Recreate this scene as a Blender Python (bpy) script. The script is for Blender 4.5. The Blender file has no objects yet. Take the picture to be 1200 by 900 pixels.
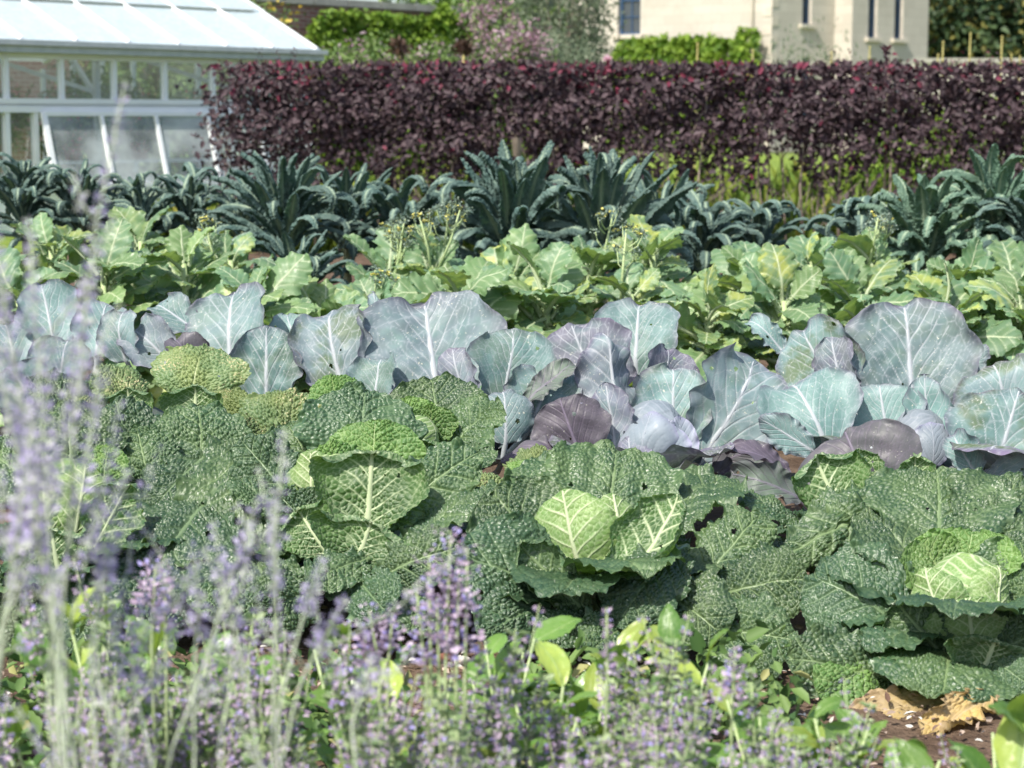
import bpy, math, random
import numpy as np
from mathutils import Vector, Matrix

C = bpy.context.scene.collection
scn = bpy.context.scene
F = 2250.0            # focal length in photo pixels (1200 wide)
H = 1.32              # eye height
TP = 310.0 / F        # tan of the pitch; the horizon lies at row 140
PIT = math.atan(TP)
random.seed(7)


def P(px, py, Y):
    """world point that lies Y metres ahead on the sight line of a photo pixel"""
    u, v = (px - 600) / F, (450 - py) / F
    c, s = math.cos(PIT), math.sin(PIT)
    d = Vector((u, c + v * s, -s + v * c))
    d *= Y / d.y
    return Vector((d.x, d.y, d.z + H))


# ------------------------------------------------------------------ materials
def new_mat(name):
    m = bpy.data.materials.new(name)
    m.use_nodes = True
    nt = m.node_tree
    nt.nodes.clear()
    out = nt.nodes.new('ShaderNodeOutputMaterial')
    return m, nt, out


def N(nt, t, **k):
    n = nt.nodes.new(t)
    for a, v in k.items():
        setattr(n, a, v)
    return n


def mixc(nt, fac, a, b, blend='MIX'):
    n = N(nt, 'ShaderNodeMix', data_type='RGBA', blend_type=blend)
    for i, v in ((0, fac), (6, a), (7, b)):
        if isinstance(v, (int, float)):
            n.inputs[i].default_value = v
        elif isinstance(v, tuple):
            n.inputs[i].default_value = (*v, 1)
        else:
            nt.links.new(v, n.inputs[i])
    return n.outputs[2]


def ramp(nt, src, a, b, va=0.0, vb=1.0):
    n = N(nt, 'ShaderNodeMapRange')
    n.interpolation_type = 'SMOOTHSTEP'
    nt.links.new(src, n.inputs[0])
    for i, v in enumerate((a, b, va, vb)):
        n.inputs[i + 1].default_value = v
    return n.outputs[0]


def math_n(nt, op, a, b):
    n = N(nt, 'ShaderNodeMath', operation=op)
    for i, v in enumerate((a, b)):
        if isinstance(v, (int, float)):
            n.inputs[i].default_value = v
        else:
            nt.links.new(v, n.inputs[i])
    return n.outputs[0]


def coords(nt):
    tc = N(nt, 'ShaderNodeTexCoord')
    oi = N(nt, 'ShaderNodeObjectInfo')
    ad = N(nt, 'ShaderNodeVectorMath', operation='ADD')
    mu = N(nt, 'ShaderNodeMath', operation='MULTIPLY')
    mu.inputs[1].default_value = 37.0
    nt.links.new(oi.outputs['Random'], mu.inputs[0])
    nt.links.new(tc.outputs['Object'], ad.inputs[0])
    nt.links.new(mu.outputs[0], ad.inputs[1])
    return ad.outputs[0], oi


def noise(nt, vec, scale, detail=3.0, rough=.55):
    n = N(nt, 'ShaderNodeTexNoise')
    n.inputs['Scale'].default_value = scale
    n.inputs['Detail'].default_value = detail
    n.inputs['Roughness'].default_value = rough
    nt.links.new(vec, n.inputs['Vector'])
    return n.outputs['Fac']


def attr(nt, name):
    return N(nt, 'ShaderNodeAttribute', attribute_name=name).outputs['Fac']


def leaf_mat(name, c1, c2, vein, rim=None, vs=.8, trans=(.25, .45, .08), tf=.22, rough=.45, spec=.45,
             nscale=9, speck=None, speck_t=.68, bump=.25, bscale=260, rimw=.8, tint=None, dark=None):
    """waxy leaf: two mixed tones, veins from the mesh, margin tone, specks of damage and painted glints, some light let through"""
    m, nt, out = new_mat(name)
    v, oi = coords(nt)
    n1 = noise(nt, v, nscale, 4)
    col = mixc(nt, ramp(nt, n1, .35, .65), c1, c2)
    if tint:                                            # per-leaf shift carried by the object's own colour
        sep = N(nt, 'ShaderNodeSeparateColor')
        nt.links.new(oi.outputs['Color'], sep.inputs[0])
        nz = noise(nt, v, 16, 5)
        patch = math_n(nt, 'MULTIPLY', sep.outputs[0], ramp(nt, nz, .25, .6, .35, 1))
        col = mixc(nt, patch, col, tint)
        if dark:
            col = mixc(nt, math_n(nt, 'MULTIPLY', sep.outputs[1], ramp(nt, noise(nt, v, 10, 3), .42, .62)), col, dark)
    hue = N(nt, 'ShaderNodeHueSaturation')
    nt.links.new(col, hue.inputs['Color'])
    nt.links.new(ramp(nt, oi.outputs['Random'], 0, 1, .82, 1.18), hue.inputs['Value'])
    col = hue.outputs[0]
    if rim:
        rr = math_n(nt, 'MULTIPLY', attr(nt, 'rim'), ramp(nt, noise(nt, v, 14, 3), .3, .62, .25, rimw))
        col = mixc(nt, rr, col, rim)
    va = math_n(nt, 'MULTIPLY', attr(nt, 'vein'), vs)
    col = mixc(nt, va, col, vein)
    if speck:  # pale specks: pest damage, and glints on the blisters put into the colour
        s1 = ramp(nt, noise(nt, v, 120, 2), speck_t, speck_t + .05)
        s2 = ramp(nt, noise(nt, v, 11, 2), .42, .62)
        col = mixc(nt, math_n(nt, 'MULTIPLY', s1, s2), col, speck)
    b = N(nt, 'ShaderNodeBsdfPrincipled')
    nt.links.new(col, b.inputs['Base Color'])
    nt.links.new(ramp(nt, noise(nt, v, 30, 3), .3, .7, rough - .08, rough + .14), b.inputs['Roughness'])
    b.inputs['Specular IOR Level'].default_value = spec
    bp = N(nt, 'ShaderNodeBump')
    bp.inputs['Strength'].default_value = bump
    bp.inputs['Distance'].default_value = .002
    nt.links.new(noise(nt, v, bscale, 3), bp.inputs['Height'])
    nt.links.new(bp.outputs[0], b.inputs['Normal'])
    t = N(nt, 'ShaderNodeBsdfTranslucent')
    tcol = mixc(nt, .75, col, trans)
    nt.links.new(tcol, t.inputs['Color'])
    nt.links.new(bp.outputs[0], t.inputs['Normal'])
    mx = N(nt, 'ShaderNodeMixShader')
    mx.inputs[0].default_value = tf
    nt.links.new(b.outputs[0], mx.inputs[1])
    nt.links.new(t.outputs[0], mx.inputs[2])
    nt.links.new(mx.outputs[0], out.inputs['Surface'])
    return m


def tone_mat(name, lo, hi, accent=None, trans=.2, rough=.55, spec=.35):
    """scattered small leaves or petals: tone 0..1 comes from the mesh, above 1 is the accent colour"""
    m, nt, out = new_mat(name)
    a = attr(nt, 'tone')
    col = mixc(nt, ramp(nt, a, 0, 1), lo, hi)
    if accent:
        col = mixc(nt, ramp(nt, a, 1.2, 1.8), col, accent)
    b = N(nt, 'ShaderNodeBsdfPrincipled')
    nt.links.new(col, b.inputs['Base Color'])
    b.inputs['Roughness'].default_value = rough
    b.inputs['Specular IOR Level'].default_value = spec
    t = N(nt, 'ShaderNodeBsdfTranslucent')
    nt.links.new(col, t.inputs['Color'])
    mx = N(nt, 'ShaderNodeMixShader')
    mx.inputs[0].default_value = trans
    nt.links.new(b.outputs[0], mx.inputs[1])
    nt.links.new(t.outputs[0], mx.inputs[2])
    nt.links.new(mx.outputs[0], out.inputs['Surface'])
    return m


def plain(name, c1, c2, scale=6, rough=.7, spec=.3, bump=.3, bscale=None, bd=.01, metal=0):
    m, nt, out = new_mat(name)
    v, oi = coords(nt)
    col = mixc(nt, ramp(nt, noise(nt, v, scale, 5, .6), .3, .7), c1, c2)
    b = N(nt, 'ShaderNodeBsdfPrincipled')
    nt.links.new(col, b.inputs['Base Color'])
    b.inputs['Roughness'].default_value = rough
    b.inputs['Specular IOR Level'].default_value = spec
    b.inputs['Metallic'].default_value = metal
    if bump:
        bp = N(nt, 'ShaderNodeBump')
        bp.inputs['Strength'].default_value = bump
        bp.inputs['Distance'].default_value = bd
        nt.links.new(noise(nt, v, bscale or scale * 6, 4), bp.inputs['Height'])
        nt.links.new(bp.outputs[0], b.inputs['Normal'])
    nt.links.new(b.outputs[0], out.inputs['Surface'])
    return m


def brick_mat(name, c1, c2, mortar, w, h, msize, rough=.85, bump=.4, nmix=.5, stain=(.2, .18, .15)):
    m, nt, out = new_mat(name)
    tc = N(nt, 'ShaderNodeUVMap')
    br = N(nt, 'ShaderNodeTexBrick')
    br.inputs['Color1'].default_value = (*c1, 1)
    br.inputs['Color2'].default_value = (*c2, 1)
    br.inputs['Mortar'].default_value = (*mortar, 1)
    br.inputs['Scale'].default_value = 1
    br.inputs['Brick Width'].default_value = w
    br.inputs['Row Height'].default_value = h
    br.inputs['Mortar Size'].default_value = msize
    nt.links.new(tc.outputs[0], br.inputs['Vector'])
    n = noise(nt, tc.outputs[0], .9, 6, .65)
    col = mixc(nt, ramp(nt, n, .5, .8, 0, nmix), br.outputs['Color'], stain)
    col = mixc(nt, ramp(nt, noise(nt, tc.outputs[0], 6, 4), .35, .7, 0, .25), col, mortar)
    b = N(nt, 'ShaderNodeBsdfPrincipled')
    nt.links.new(col, b.inputs['Base Color'])
    b.inputs['Roughness'].default_value = rough
    b.inputs['Specular IOR Level'].default_value = .2
    bp = N(nt, 'ShaderNodeBump')
    bp.inputs['Strength'].default_value = bump
    bp.inputs['Distance'].default_value = .02
    nt.links.new(br.outputs['Fac'], bp.inputs['Height'])
    bp.invert = True
    nt.links.new(bp.outputs[0], b.inputs['Normal'])
    nt.links.new(b.outputs[0], out.inputs['Surface'])
    return m


def glass_mat(name, tint=(.9, .95, .95), refl=.16, veil=.1):
    m, nt, out = new_mat(name)
    t = N(nt, 'ShaderNodeBsdfTransparent')
    t.inputs[0].default_value = (*tint, 1)
    g = N(nt, 'ShaderNodeBsdfGlossy')
    g.inputs['Roughness'].default_value = .03
    d = N(nt, 'ShaderNodeBsdfDiffuse')
    d.inputs[0].default_value = (.75, .8, .8, 1)
    tc = N(nt, 'ShaderNodeTexCoord')
    a = N(nt, 'ShaderNodeMixShader')
    a.inputs[0].default_value = refl
    nt.links.new(t.outputs[0], a.inputs[1])
    nt.links.new(g.outputs[0], a.inputs[2])
    b = N(nt, 'ShaderNodeMixShader')
    nt.links.new(ramp(nt, noise(nt, tc.outputs['Object'], 1.8, 4), .3, .75, veil * .4, veil * 1.8), b.inputs[0])
    nt.links.new(a.outputs[0], b.inputs[1])
    nt.links.new(d.outputs[0], b.inputs[2])
    nt.links.new(b.outputs[0], out.inputs['Surface'])
    return m


M = {}
# savoy
M['savoy'] = leaf_mat('savoy_leaf', (.030, .070, .032), (.064, .112, .044), (.33, .44, .21), vs=.5, trans=(.2, .42, .05), tf=.12,
                      rough=.40, spec=.5, speck=(.36, .40, .27), speck_t=.66)
M['savoy_blue'] = leaf_mat('savoy_leaf_blue', (.029, .069, .035), (.050, .097, .045), (.30, .41, .21), vs=.42, trans=(.2, .42, .05), tf=.10,
                           rough=.38, spec=.5, speck=(.36, .40, .29), speck_t=.67)
M['savoy_yellow'] = leaf_mat('savoy_leaf_yellowed', (.17, .225, .08), (.10, .17, .07), (.45, .50, .26), vs=.5, trans=(.35, .5, .06), tf=.2,
                             speck=(.5, .45, .25), speck_t=.56)
M['savoy_inner'] = leaf_mat('savoy_leaf_inner', (.078, .165, .045), (.13, .235, .06), (.45, .55, .26), vs=.6, trans=(.35, .6, .06), tf=.24, rough=.45)
M['savoy_vein'] = leaf_mat('savoy_leaf_veined', (.040, .098, .028), (.075, .155, .040), (.55, .63, .38), rim=(.055, .118, .062), vs=1.0,
                           trans=(.3, .55, .05), tf=.2, rough=.48, rimw=1.0)
M['savoy_head'] = leaf_mat('savoy_head', (.145, .255, .075), (.23, .34, .11), (.56, .62, .39), rim=(.07, .165, .04), vs=1.0,
                           trans=(.5, .65, .15), tf=.18, rough=.48, rimw=.9)
# red cabbage
M['red'] = leaf_mat('red_cabbage_leaf', (.115, .215, .200), (.195, .305, .285), (.48, .50, .53), rim=(.125, .095, .155), vs=.9, trans=(.3, .4, .3), tf=.12,
                    rough=.52, spec=.35, nscale=9, speck=(.55, .55, .46), speck_t=.66, tint=(.18, .145, .225), dark=(.095, .14, .065), bump=.2)
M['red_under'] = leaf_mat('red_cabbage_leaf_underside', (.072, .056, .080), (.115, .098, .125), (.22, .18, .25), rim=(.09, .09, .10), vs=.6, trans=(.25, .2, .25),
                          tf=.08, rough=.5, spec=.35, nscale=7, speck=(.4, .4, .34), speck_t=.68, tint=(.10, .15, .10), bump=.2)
M['red_head'] = leaf_mat('red_cabbage_head', (.185, .225, .255), (.26, .30, .335), (.40, .42, .47), rim=(.3, .27, .42), vs=.35, trans=(.4, .4, .5), tf=.1,
                         rough=.5, spec=.35, bump=.1)
# others
M['broc'] = leaf_mat('broccoli_leaf', (.135, .225, .085), (.205, .30, .128), (.55, .61, .40), vs=.8, trans=(.45, .66, .10), tf=.24, rough=.42, spec=.45,
                     nscale=8, tint=(.12, .22, .13), dark=(.38, .42, .10), speck=(.5, .5, .35), speck_t=.72)
M['kale'] = leaf_mat('kale_leaf', (.066, .116, .104), (.115, .172, .150), (.34, .43, .30), vs=.85, trans=(.12, .28, .1), tf=.12, rough=.62, spec=.22,
                     nscale=14)
M['kale_green'] = leaf_mat('kale_leaf_green', (.09, .16, .115), (.14, .22, .16), (.4, .5, .34), vs=.85, trans=(.2, .4, .1), tf=.16, rough=.62, spec=.22,
                           nscale=14)
M['stalk'] = plain('pale_stalk', (.34, .44, .2), (.42, .5, .26), 20, .5)
M['stump'] = plain('cabbage_stump', (.3, .33, .2), (.2, .22, .13), 20, .7)
M['dead'] = leaf_mat('dead_cabbage_leaf', (.46, .33, .10), (.40, .30, .17), (.5, .4, .24), rim=(.30, .21, .13), vs=.7, trans=(.6, .45, .1), tf=.15, rough=.7)
M['glossleaf'] = leaf_mat('glossy_leaf', (.085, .2, .045), (.14, .27, .06), (.3, .42, .16), vs=.6, trans=(.45, .65, .06), tf=.28, rough=.3, spec=.5, tint=(.34, .42, .09))
M['hedge'] = tone_mat('hedge_leaf', (.031, .019, .024), (.100, .067, .076), (.17, .03, .058), .18, .55, .3)
M['bark'] = plain('bark', (.20, .16, .13), (.34, .28, .23), 30, .85)
M['darkbark'] = plain('dark_bark', (.07, .055, .04), (.12, .1, .07), 12, .9)
M['sage_stem'] = plain('sage_stem', (.36, .42, .29), (.46, .51, .39), 60, .7)
M['sage_flower'] = tone_mat('sage_flower', (.42, .36, .60), (.62, .57, .77), (.60, .62, .57), .3, .7)
M['mint_flower'] = tone_mat('catmint_flower', (.46, .34, .46), (.66, .55, .68), (.46, .41, .76), .3, .7)
M['mint_leaf'] = tone_mat('catmint_leaf', (.16, .26, .10), (.36, .44, .24), (.42, .36, .36), .22, .7)
M['soil'] = plain('soil', (.09, .06, .042), (.17, .12, .085), 7, .95, .1, .9, 40, .03)
M['chip'] = tone_mat('bark_chip', (.12, .07, .05), (.42, .33, .26), (.6, .58, .52), 0, .9)
M['lawn'] = plain('lawn', (.15, .24, .035), (.27, .35, .06), 1.2, .8, .2, .8, 60, .05)
M['meadow'] = tone_mat('meadow_grass', (.13, .23, .035), (.34, .42, .07), (.5, .45, .1), .35, .6)
M['stonechip'] = plain('pale_stone', (.5, .47, .43), (.62, .6, .55), 12, .8)
M['white'] = plain('white_paint', (.80, .82, .83), (.86, .87, .87), 3, .4, .4, .05)
M['rooflight'] = leaf_mat('white_roof_glass', (.60, .68, .71), (.68, .74, .76), (.8, .8, .8), vs=0, trans=(.9, .95, .95), tf=.5, rough=.2, bump=0)  # white colour stands in for sky and sun reflected off the roof glass
M['alu'] = plain('grey_metal', (.45, .48, .49), (.55, .57, .58), 8, .45, .5, .05, metal=.3)
M['moss'] = plain('moss_line', (.22, .23, .15), (.36, .36, .28), 12, .9)
M['glass'] = glass_mat('greenhouse_glass', (.95, .98, .97), .08, .05)
M['glass_dim'] = glass_mat('dusty_glass', (.93, .97, .96), .06, .30)
M['winglass'] = plain('window_glass', (.035, .045, .055), (.06, .075, .09), .6, .06, .6, 0)
M['bluepaint'] = plain('blue_paint', (.03, .075, .16), (.04, .09, .19), 8, .4)
M['stone'] = brick_mat('ashlar_stone', (.56, .515, .445), (.48, .44, .375), (.45, .41, .35), .95, .38, .012, bump=.25, nmix=.35, stain=(.3, .26, .2))
M['stone_plain'] = plain('dressed_stone', (.60, .54, .45), (.52, .46, .38), 1.5, .85)
M['brick'] = brick_mat('red_brick', (.30, .12, .085), (.22, .085, .06), (.38, .31, .26), .23, .075, .012, nmix=.45, stain=(.36, .25, .2))
M['coping'] = plain('coping_stone', (.30, .29, .25), (.42, .4, .35), 3, .9)
M['render'] = plain('pale_render', (.58, .54, .47), (.66, .62, .55), 1.2, .85)
M['cane'] = plain('bamboo_cane', (.42, .36, .12), (.55, .48, .2), 20, .6)
M['terracotta'] = plain('terracotta', (.42, .17, .09), (.5, .23, .13), 12, .8)

# ------------------------------------------------------------------ helpers
def link(o, parent=None, mat=None):
    C.objects.link(o)
    if parent is not None:
        o.parent = parent
    if mat is not None and o.type == 'MESH' and not o.data.materials:
        o.data.materials.append(mat)
    return o


def tag(o, label, cat, group=None, kind=None):
    if label:
        o['label'] = label
    if cat:
        o['category'] = cat
    if group:
        o['group'] = group
    if kind:
        o['kind'] = kind
    return o


def thing(name, loc, label, cat, group=None, rz=0):
    e = bpy.data.objects.new(name, None)
    e.empty_display_size = .1
    e.location = loc
    e.rotation_euler = (0, 0, rz)
    C.objects.link(e)
    return tag(e, label, cat, group)


def np_mesh(name, V, faces, attrs=None, smooth=True):
    me = bpy.data.meshes.new(name)
    V = np.asarray(V, dtype=np.float32)
    faces = np.asarray(faces, dtype=np.int32)
    k = faces.shape[1]
    me.vertices.add(len(V))
    me.vertices.foreach_set('co', V.ravel())
    me.loops.add(faces.size)
    me.loops.foreach_set('vertex_index', faces.ravel())
    me.polygons.add(len(faces))
    me.polygons.foreach_set('loop_start', np.arange(0, faces.size, k, dtype=np.int32))
    if smooth:
        me.polygons.foreach_set('use_smooth', np.ones(len(faces), dtype=bool))
    for a, d in (attrs or {}).items():
        at = me.attributes.new(a, 'FLOAT', 'POINT')
        at.data.foreach_set('value', np.asarray(d, dtype=np.float32).ravel())
    me.update()
    me.validate()
    return me


def grid_faces(nu, nv, off=0):
    i = np.arange(nv - 1)[:, None] * nu + np.arange(nu - 1)[None, :]
    return np.stack([i, i + 1, i + nu + 1, i + nu], -1).reshape(-1, 4) + off


class MB:
    """collects boxes, tubes and lathes into ONE mesh"""
    def __init__(self):
        self.v, self.f, self.t, self.uv = [], [], [], []

    def quadbox(self, c, s, R=None):
        c = Vector(c)
        o = len(self.v)
        for x in (-.5, .5):
            for y in (-.5, .5):
                for z in (-.5, .5):
                    p = Vector((x * s[0], y * s[1], z * s[2]))
                    self.v.append(tuple(c + (R @ p if R else p)))
        for f in ((0, 1, 3, 2), (4, 6, 7, 5), (0, 4, 5, 1), (2, 3, 7, 6), (0, 2, 6, 4), (1, 5, 7, 3)):
            self.f.append(tuple(o + i for i in f))

    def bar(self, a, b, w, h):
        a, b = Vector(a), Vector(b)
        d = b - a
        R = d.to_track_quat('X', 'Z').to_matrix()
        self.quadbox((a + b) / 2, (d.length, w, h), R)

    def quad(self, a, b, c, d):
        o = len(self.v)
        self.v += [tuple(a), tuple(b), tuple(c), tuple(d)]
        self.f.append((o, o + 1, o + 2, o + 3))

    def tube(self, pts, rad, n=6):
        pts = [Vector(p) for p in pts]
        o = len(self.v)
        for i, p in enumerate(pts):
            d = (pts[min(i + 1, len(pts) - 1)] - pts[max(i - 1, 0)]).normalized()
            a = d.orthogonal().normalized() if i == 0 else (a - d * a.dot(d)).normalized()
            b = d.cross(a)
            r = rad[i] if hasattr(rad, '__len__') else rad
            for k in range(n):
                t = 2 * math.pi * k / n
                self.v.append(tuple(p + (a * math.cos(t) + b * math.sin(t)) * r))
        for i in range(len(pts) - 1):
            for k in range(n):
                k2 = (k + 1) % n
                self.f.append((o + i * n + k, o + i * n + k2, o + (i + 1) * n + k2, o + (i + 1) * n + k))
        for i, rev in ((0, True), (len(pts) - 1, False)):
            c = len(self.v)
            self.v.append(tuple(pts[i]))
            for k in range(n):
                q = (o + i * n + k, o + i * n + (k + 1) % n, c)
                self.f.append(q[::-1] if rev else q)

    def lathe(self, prof, n=16, c=(0, 0, 0)):
        o = len(self.v)
        for r, z in prof:
            for k in range(n):
                t = 2 * math.pi * k / n
                self.v.append((c[0] + r * math.cos(t), c[1] + r * math.sin(t), c[2] + z))
        for i in range(len(prof) - 1):
            for k in range(n):
                k2 = (k + 1) % n
                self.f.append((o + i * n + k, o + i * n + k2, o + (i + 1) * n + k2, o + (i + 1) * n + k))

    def mesh(self, name, smooth=False):
        me = bpy.data.meshes.new(name)
        me.from_pydata(self.v, [], self.f)
        if smooth:
            me.polygons.foreach_set('use_smooth', [True] * len(me.polygons))
        uv = me.uv_layers.new(name='UVMap')
        for p in me.polygons:
            n = p.normal
            t = Vector((-n.y, n.x, 0))
            if t.length < .2:
                t = Vector((1, 0, 0))
            t.normalize()
            b = n.cross(t)
            for li in p.loop_indices:
                co = me.vertices[me.loops[li].vertex_index].co
                uv.data[li].uv = (co.dot(t), co.dot(b))
        me.update()
        return me

    def build(self, name, mat, parent=None, smooth=False):
        return link(bpy.data.objects.new(name, self.mesh(name, smooth)), parent, mat)


def wob(x, y, seed, f=1.0):
    r = np.random.RandomState(seed)
    out = np.zeros_like(x)
    for k in range(5):
        a = r.rand() * 6.28
        fr = f * (.6 + 1.6 * r.rand())
        out += np.sin((x * math.cos(a) + y * math.sin(a)) * fr + r.rand() * 6.28) * (.7 ** k)
    return out / 2.2


def worley(x, y, scale, seed):
    r = np.random.RandomState(seed)
    T = r.rand(64, 64, 2)
    X, Y = x * scale, y * scale
    ix, iy = np.floor(X).astype(int), np.floor(Y).astype(int)
    f1 = np.full(x.shape, 9.0)
    f2 = np.full(x.shape, 9.0)
    for dx in (-1, 0, 1):
        for dy in (-1, 0, 1):
            t = T[(ix + dx) % 64, (iy + dy) % 64]
            d = np.hypot(ix + dx + t[..., 0] - X, iy + dy + t[..., 1] - Y)
            f2 = np.where(d < f1, f1, np.minimum(f2, d))
            f1 = np.minimum(f1, d)
    return f1, f2


def sst(x, a, b):
    t = np.clip((x - a) / (b - a), 0, 1)
    return t * t * (3 - 2 * t)


# ------------------------------------------------------------------ the leaf
def leaf_mesh(name, L, W, kind, seed, beta=.5, cup=.3, cpow=1.2, ruf=1.0, tipcurl=0., twist=0., nu=61, nv=81, pet=None, fold=0., blis=1.0,
              wa=1.25, wb=.5, veiny=0, holes=0):
    """local frame: base at the origin, chord along +Y, upper side +Z.  kind: savoy / red / broc / kale / oval"""
    r = np.random.RandomState(seed)
    q = np.linspace(0, 1, nv)
    t1 = .35 * q + .65 * (1 - np.cos(math.pi * q)) / 2
    s1 = np.linspace(-1, 1, nu)
    s1 = s1 * (1 - .25 * (1 - np.abs(s1)))
    S, T = np.meshgrid(s1, t1)
    if kind == 'broc':
        body = np.clip(np.sin(math.pi * np.clip((t1 - .2) / .8, 0, 1) ** .95), 0, 1) ** .55
        nl = r.randint(4, 6)
        ph = r.rand() * 6
        lob = 1 - .21 * (1 - np.cos(2 * math.pi * nl * t1 + ph)) / 2 - .09 * (1 - np.cos(2 * math.pi * nl * 2.7 * t1 + ph * 2)) / 2
        small = .26 * np.exp(-((t1 - .17) / .03) ** 2) + .16 * np.exp(-((t1 - .09) / .022) ** 2)
        w = np.maximum(body * lob, small) + .035 * (1 - t1)
        w2 = np.maximum(body * (lob * .75 + .25 * (1 - .3 * (1 - np.cos(2 * math.pi * nl * t1 + ph + 1.2)) / 2)), small * .8) + .035 * (1 - t1)
    elif kind == 'kale':
        w = np.clip(np.sin(math.pi * np.clip((t1 - .06) / .94, 0, 1) ** .85), 0, 1) ** .38 + .1 * (1 - t1)
        w *= 1 + .08 * np.sin(t1 * 40 + seed)
        w2 = w
    elif kind == 'oval':
        w = np.clip(np.sin(math.pi * t1 ** .85), 0, 1) ** .9
        w2 = w
    else:
        w = np.clip(np.sin(math.pi * t1 ** wa), 0, 1) ** wb + .06 * (1 - t1)
        w2 = w
    Wg = np.where(S < 0, w[:, None], w2[:, None]) * W / 2
    # wavy outline
    phi = np.arctan2(S * Wg, (T - .45) * L)
    edge = 1 + .035 * np.sin(phi * 5 + seed) + .025 * np.sin(phi * 11 + seed * 2)
    if kind in ('savoy', 'red'):
        edge = edge + (.014 * np.sin(phi * 31 + seed) + .01 * np.sin(phi * 53 + 2 * seed)) * (.4 if kind == 'red' else 1) + (.025 if kind == 'red' else .04) * np.abs(wob(phi * 2, T * 0, seed + 3, 3))
    Wg = Wg * (1 + (edge - 1) * np.abs(S) ** 3)
    X = S * Wg
    Yf = T * L
    x, y = X / L, T
    dist = np.minimum((1 - np.abs(S)) * Wg, (1 - T) * L * .85)
    rim = np.exp(-np.clip(dist, 0, 9) / (.055 * L))
    # veins
    ax = np.abs(x)
    side = np.where(x < 0, 0.0, .5)
    wv = wob(x, y, seed, 9) * (.035 if kind == 'red' else .02)
    mid = np.exp(-(ax / (.022 * (1.15 - y) + .003)) ** 2) * sst(y, 1.0, .82)
    if kind == 'savoy':
        ns, k = 7.0, .8
    elif kind == 'red':
        ns, k = 6.0, 1.55
    elif kind == 'kale':
        ns, k = 16.0, .5
    else:
        ns, k = 6.5, .75
    g = (y - k * ax ** .95 + .35 * ax * ax + wv * 1.3) * ns + side
    fr = np.abs(g - np.round(g)) / ns
    wid = (.0075 if kind == 'red' else .011) * np.clip(1.25 - ax * 2.4, .3, 1)
    sec = np.exp(-(fr / wid) ** 2) * np.clip(1.15 - ax * (1.2 if kind == 'red' else 1.9), .3, 1)
    h = np.zeros_like(x)
    if kind == 'savoy':
        f1, f2 = worley(X + wob(X, Yf, seed + 1, 60) * .004 + wob(X, Yf, seed + 11, 20) * .012, Yf + wob(X, Yf, seed + 8, 70) * .003 + wob(X, Yf, seed + 12, 22) * .012, 1 / (.0125 if not veiny else .015), seed + 5)
        f1b, f2b = worley(X, Yf, 1 / .0075, seed + 9)
        e1 = f2 - f1
        net = np.exp(-(e1 / (.15 if not veiny else .10)) ** 2)
        dome = np.sqrt(np.clip(1 - (f1 / .75) ** 2, 0, 1)) * sst(e1, 0, .35)
        dome2 = sst(f2b - f1b, 0, .5)
        g2 = (y * .9 + .6 * ax + wv) * ns * 2.6 + side
        fr2 = np.abs(g2 - np.round(g2)) / ns / 2.6
        ter = np.exp(-(fr2 / .008) ** 2) * .35
        vein = np.clip(np.maximum.reduce([mid, sec * (.8 + .2 * veiny), net * (.5 - .12 * veiny), ter * (net * 1.5 + .4 * veiny)]), 0, 1)
        vv = np.clip(mid + sec, 0, 1)
        h += blis * np.clip(1 + .5 * wob(X, Yf, seed + 13, 24), .35, 1.6) * (.0058 * dome * (1 - .75 * vv) + .0016 * dome2 * (1 - vv)) + .006 * wob(X, Yf, seed + 2, 45) + (.0035 * vv + .0016 * net if veiny else -.004 * vv * blis)
    elif kind == 'red':
        f1, f2 = worley(x + .02 * wob(x, y, seed, 14), y + .02 * wob(x, y, seed + 2, 13), 9, seed + 5)
        net = np.exp(-((f2 - f1) / .06) ** 2)
        g2 = (y - k * 1.15 * ax + wv * 2) * ns * 2.1 + side
        fr2 = np.abs(g2 - np.round(g2)) / ns / 2.1
        fine = np.exp(-(fr2 / .006) ** 2) * .3 * np.clip(.5 + wob(x, y, seed + 6, 12), 0, 1)
        rim = np.exp(-np.clip(dist, 0, 9) / (.065 * L))
        vein = np.clip(np.maximum.reduce([mid, sec * .85, net * .38, fine]), 0, 1)
        h += .0035 * wob(X, Yf, seed + 2, 50) * 1.2 - .0030 * sec + .021 * wob(X, Yf, seed + 4, 15)
    elif kind == 'kale':
        f1, f2 = worley(X, Yf, 1 / .015, seed + 5)
        dome = sst(f2 - f1, 0, .45)
        vein = np.clip(mid * 1.2 * sst(ax, .12, .0), 0, 1)
        h += .0085 * dome * (1 - mid)
    else:
        vein = np.clip(np.maximum(mid, sec * .6), 0, 1)
        h += .006 * wob(X, Yf, seed + 2, 35) - .003 * sec
    # ruffled margin
    amp = ruf * .035 * L * sst(rim, .08, .9)
    h += amp * (np.sin(phi * (6 + seed % 3) + seed) * .7 + .5 * np.sin(phi * 13 + 3 * seed) + (.3 * np.sin(phi * 27 + seed) if kind != 'red' else 0))
    # cross-section: integrate the cup angle
    ang = cup * np.sign(s1) * np.abs(s1) ** cpow + fold * np.tanh(s1 * 12)
    ds = np.gradient(s1)
    m0 = nu // 2
    cx = np.cumsum(np.cos(ang) * ds)
    cz = np.cumsum(np.sin(ang) * ds)
    cx -= cx[m0]
    cz -= cz[m0]
    lx, lz = cx[None, :] * Wg, cz[None, :] * Wg
    # centre line
    th = beta * (.5 - t1)
    thc = th + tipcurl * sst(t1, .72, 1.0)
    dt = np.diff(t1, prepend=0)
    by0, bz0 = np.sum(np.cos(th) * dt), np.sum(np.sin(th) * dt)
    cl = math.hypot(by0, bz0)
    ca, sa = by0 / cl, bz0 / cl
    yy = np.cumsum(np.cos(thc) * dt) / cl * L
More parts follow.
